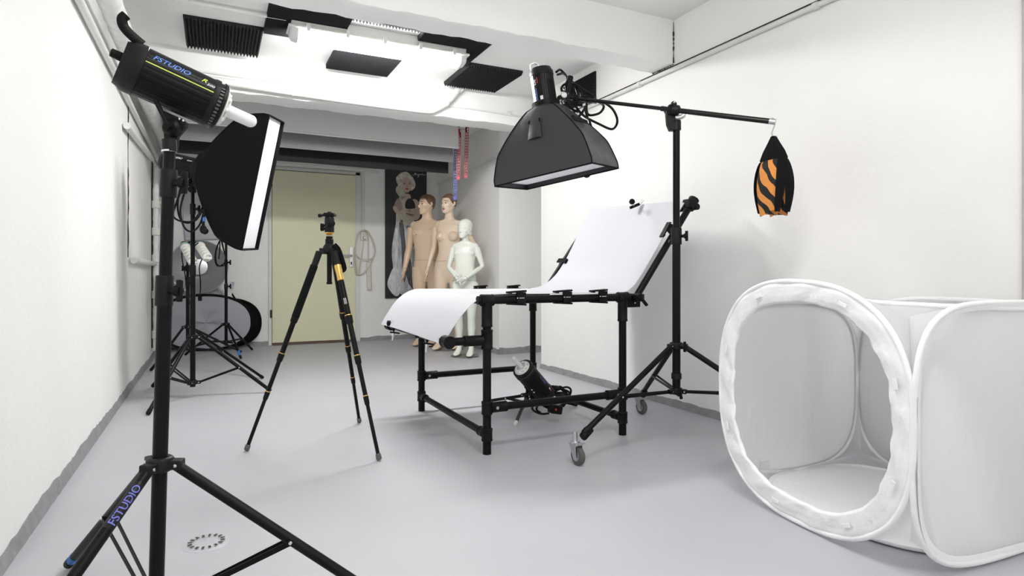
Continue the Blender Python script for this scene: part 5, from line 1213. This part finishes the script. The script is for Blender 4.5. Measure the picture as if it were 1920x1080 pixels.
for nm_, (a, b, c, d_, ex) in faces.items():
    fn, nr = facefn(a, b, c, d_, ex)
    ctr_ = fn(0, 0)
    if nr.dot(ctr_ - cen) < 0: nr = -nr
    FF[nm_] = (fn, nr)
    wob = (lambda A: 0) if nm_ != 'side' else (lambda A: .006 * math.sin(A * 3 + 1))
    ring = [fn(2 * PI * i / N) + nr * wob(2 * PI * i / N) for i in range(N)]
    if nm_ != 'front':
        m = MB(); rs = []
        for k in (1, .97, .9, .75, .55, .35, .15, .01):
            rs.append([fn(2 * PI * i / N, k) - nr * (.018 * (1 - k ** 2)) * (0 if nm_ == 'floor' else 1) for i in range(N)])
        m.rings(rs, cap0=False); m.build('floor_panel' if nm_ == 'floor' else 'panel', TENTB if nm_ == 'floor' else TENTF, tent, ang=0)
    else:
        m = MB(); rs = []; rnd = random.Random(3); ph = [rnd.uniform(0, 6) for _ in range(6)]
        def inner(A, k):
            w = .006 * math.sin(A * 5 + ph[0]) + .003 * math.sin(A * 11 + ph[1]) + .002 * math.sin(A * 23 + ph[2]); return k + w * (1 - k) / .18
        for k, dp in ((1.0, .0), (.985, .004), (.955, .010), (.925, .004), (.90, .010), (.87, .002), (.845, .006), (.82, -.004)):
            rs.append([fn(2 * PI * i / N, inner(2 * PI * i / N, k)) + nr * (dp + .004 * math.sin(2 * PI * i / N * 31 + k * 60) * (1 - k) / .18 + .003 * math.sin(2 * PI * i / N * 17 + k * 20)) for i in range(N)])
        m.rings(rs, cap0=False, cap1=False); o = m.build('door_border', TENTB, tent, ang=0)
        sd_ = o.modifiers.new('solid', 'SOLIDIFY'); sd_.thickness = .004
        for A in (20, 62, 118, 160, 205, 255, 300, 335):
            m = MB(); a_ = R(A); p = fn(a_, .91) + nr * .014; tn = (fn(a_ + .02, .91) - fn(a_ - .02, .91)).normalized(); m.box(p, (.032, .013, .003), (tn, nr.cross(tn), nr))
            m.build('fastener_tab', TENTB, o, bev=.001)
    m = MB(); m.path(ring, .009, 10, closed=True); m.build('sprung_rim', TENTB, tent)
    # binding band
    if nm_ in ('side', 'back', 'left', 'top'):
        m = MB(); m.rings([[fn(2 * PI * i / N, k) + nr * o_ for i in range(N)] for k, o_ in ((1.0, .009), (.975, .008), (.945, .001))], cap0=False, cap1=False); m.build('binding', TENTB, tent, ang=0)
# fabric corners between the rims
def arc(nm_, a0, a1, n=14):
    fn, nr = FF[nm_]; return [fn(R(a0 + (a1 - a0) * i / n)) for i in range(n + 1)]
# face parameter angles: 0 right, 90 up, 180 left, 270 down (in each face's own frame)
def gusset(parts, cpt):
    """three arcs, ordered and flipped so they chain end to end"""
    A = [list(p) for p in parts]; out = A.pop(0)
    while A:
        e = out[-1]; best = min(range(len(A)), key=lambda i: min((A[i][0] - e).length, (A[i][-1] - e).length)); b = A.pop(best)
        if (b[-1] - e).length < (b[0] - e).length: b.reverse()
        out += b
    m = MB(); ctr_ = sum(out, V()) / len(out); ctr_ = ctr_.lerp(cpt, .30)
    m.rings([[p.lerp(ctr_, k) for p in out] for k in (0, .25, .5, .75, .98)], cap0=False); m.build('corner_gusset', TENTF, tent, ang=0)
# front frame: x FL->FR ; side: x FR->BR ; back: x BR->BL ; left: x BL->FL ; top/floor: x FL->FR, y FL->BL
gusset([arc('front', 0, 90), arc('side', 90, 180), arc('top', 270, 360)], FRt)
gusset([arc('front', 90, 180), arc('left', 0, 90), arc('top', 180, 270)], FLt)
gusset([arc('side', 0, 90), arc('back', 90, 180), arc('top', 0, 90)], BRt)
gusset([arc('back', 0, 90), arc('left', 90, 180), arc('top', 90, 180)], BLt)
gusset([arc('front', 270, 360), arc('side', 180, 270), arc('floor', 270, 360)], FRb)
gusset([arc('front', 180, 270), arc('left', 270, 360), arc('floor', 180, 270)], FLb)
gusset([arc('side', 270, 360), arc('back', 180, 270), arc('floor', 0, 90)], BRb)
gusset([arc('back', 270, 360), arc('left', 180, 270), arc('floor', 90, 180)], BLb)
m = MB(); pt_ = FF['left'][0](R(300), .9); m.box(pt_ - FF['left'][1] * .02, (.05, .004, .05)); m.build('care_tag', FRAME, tent)
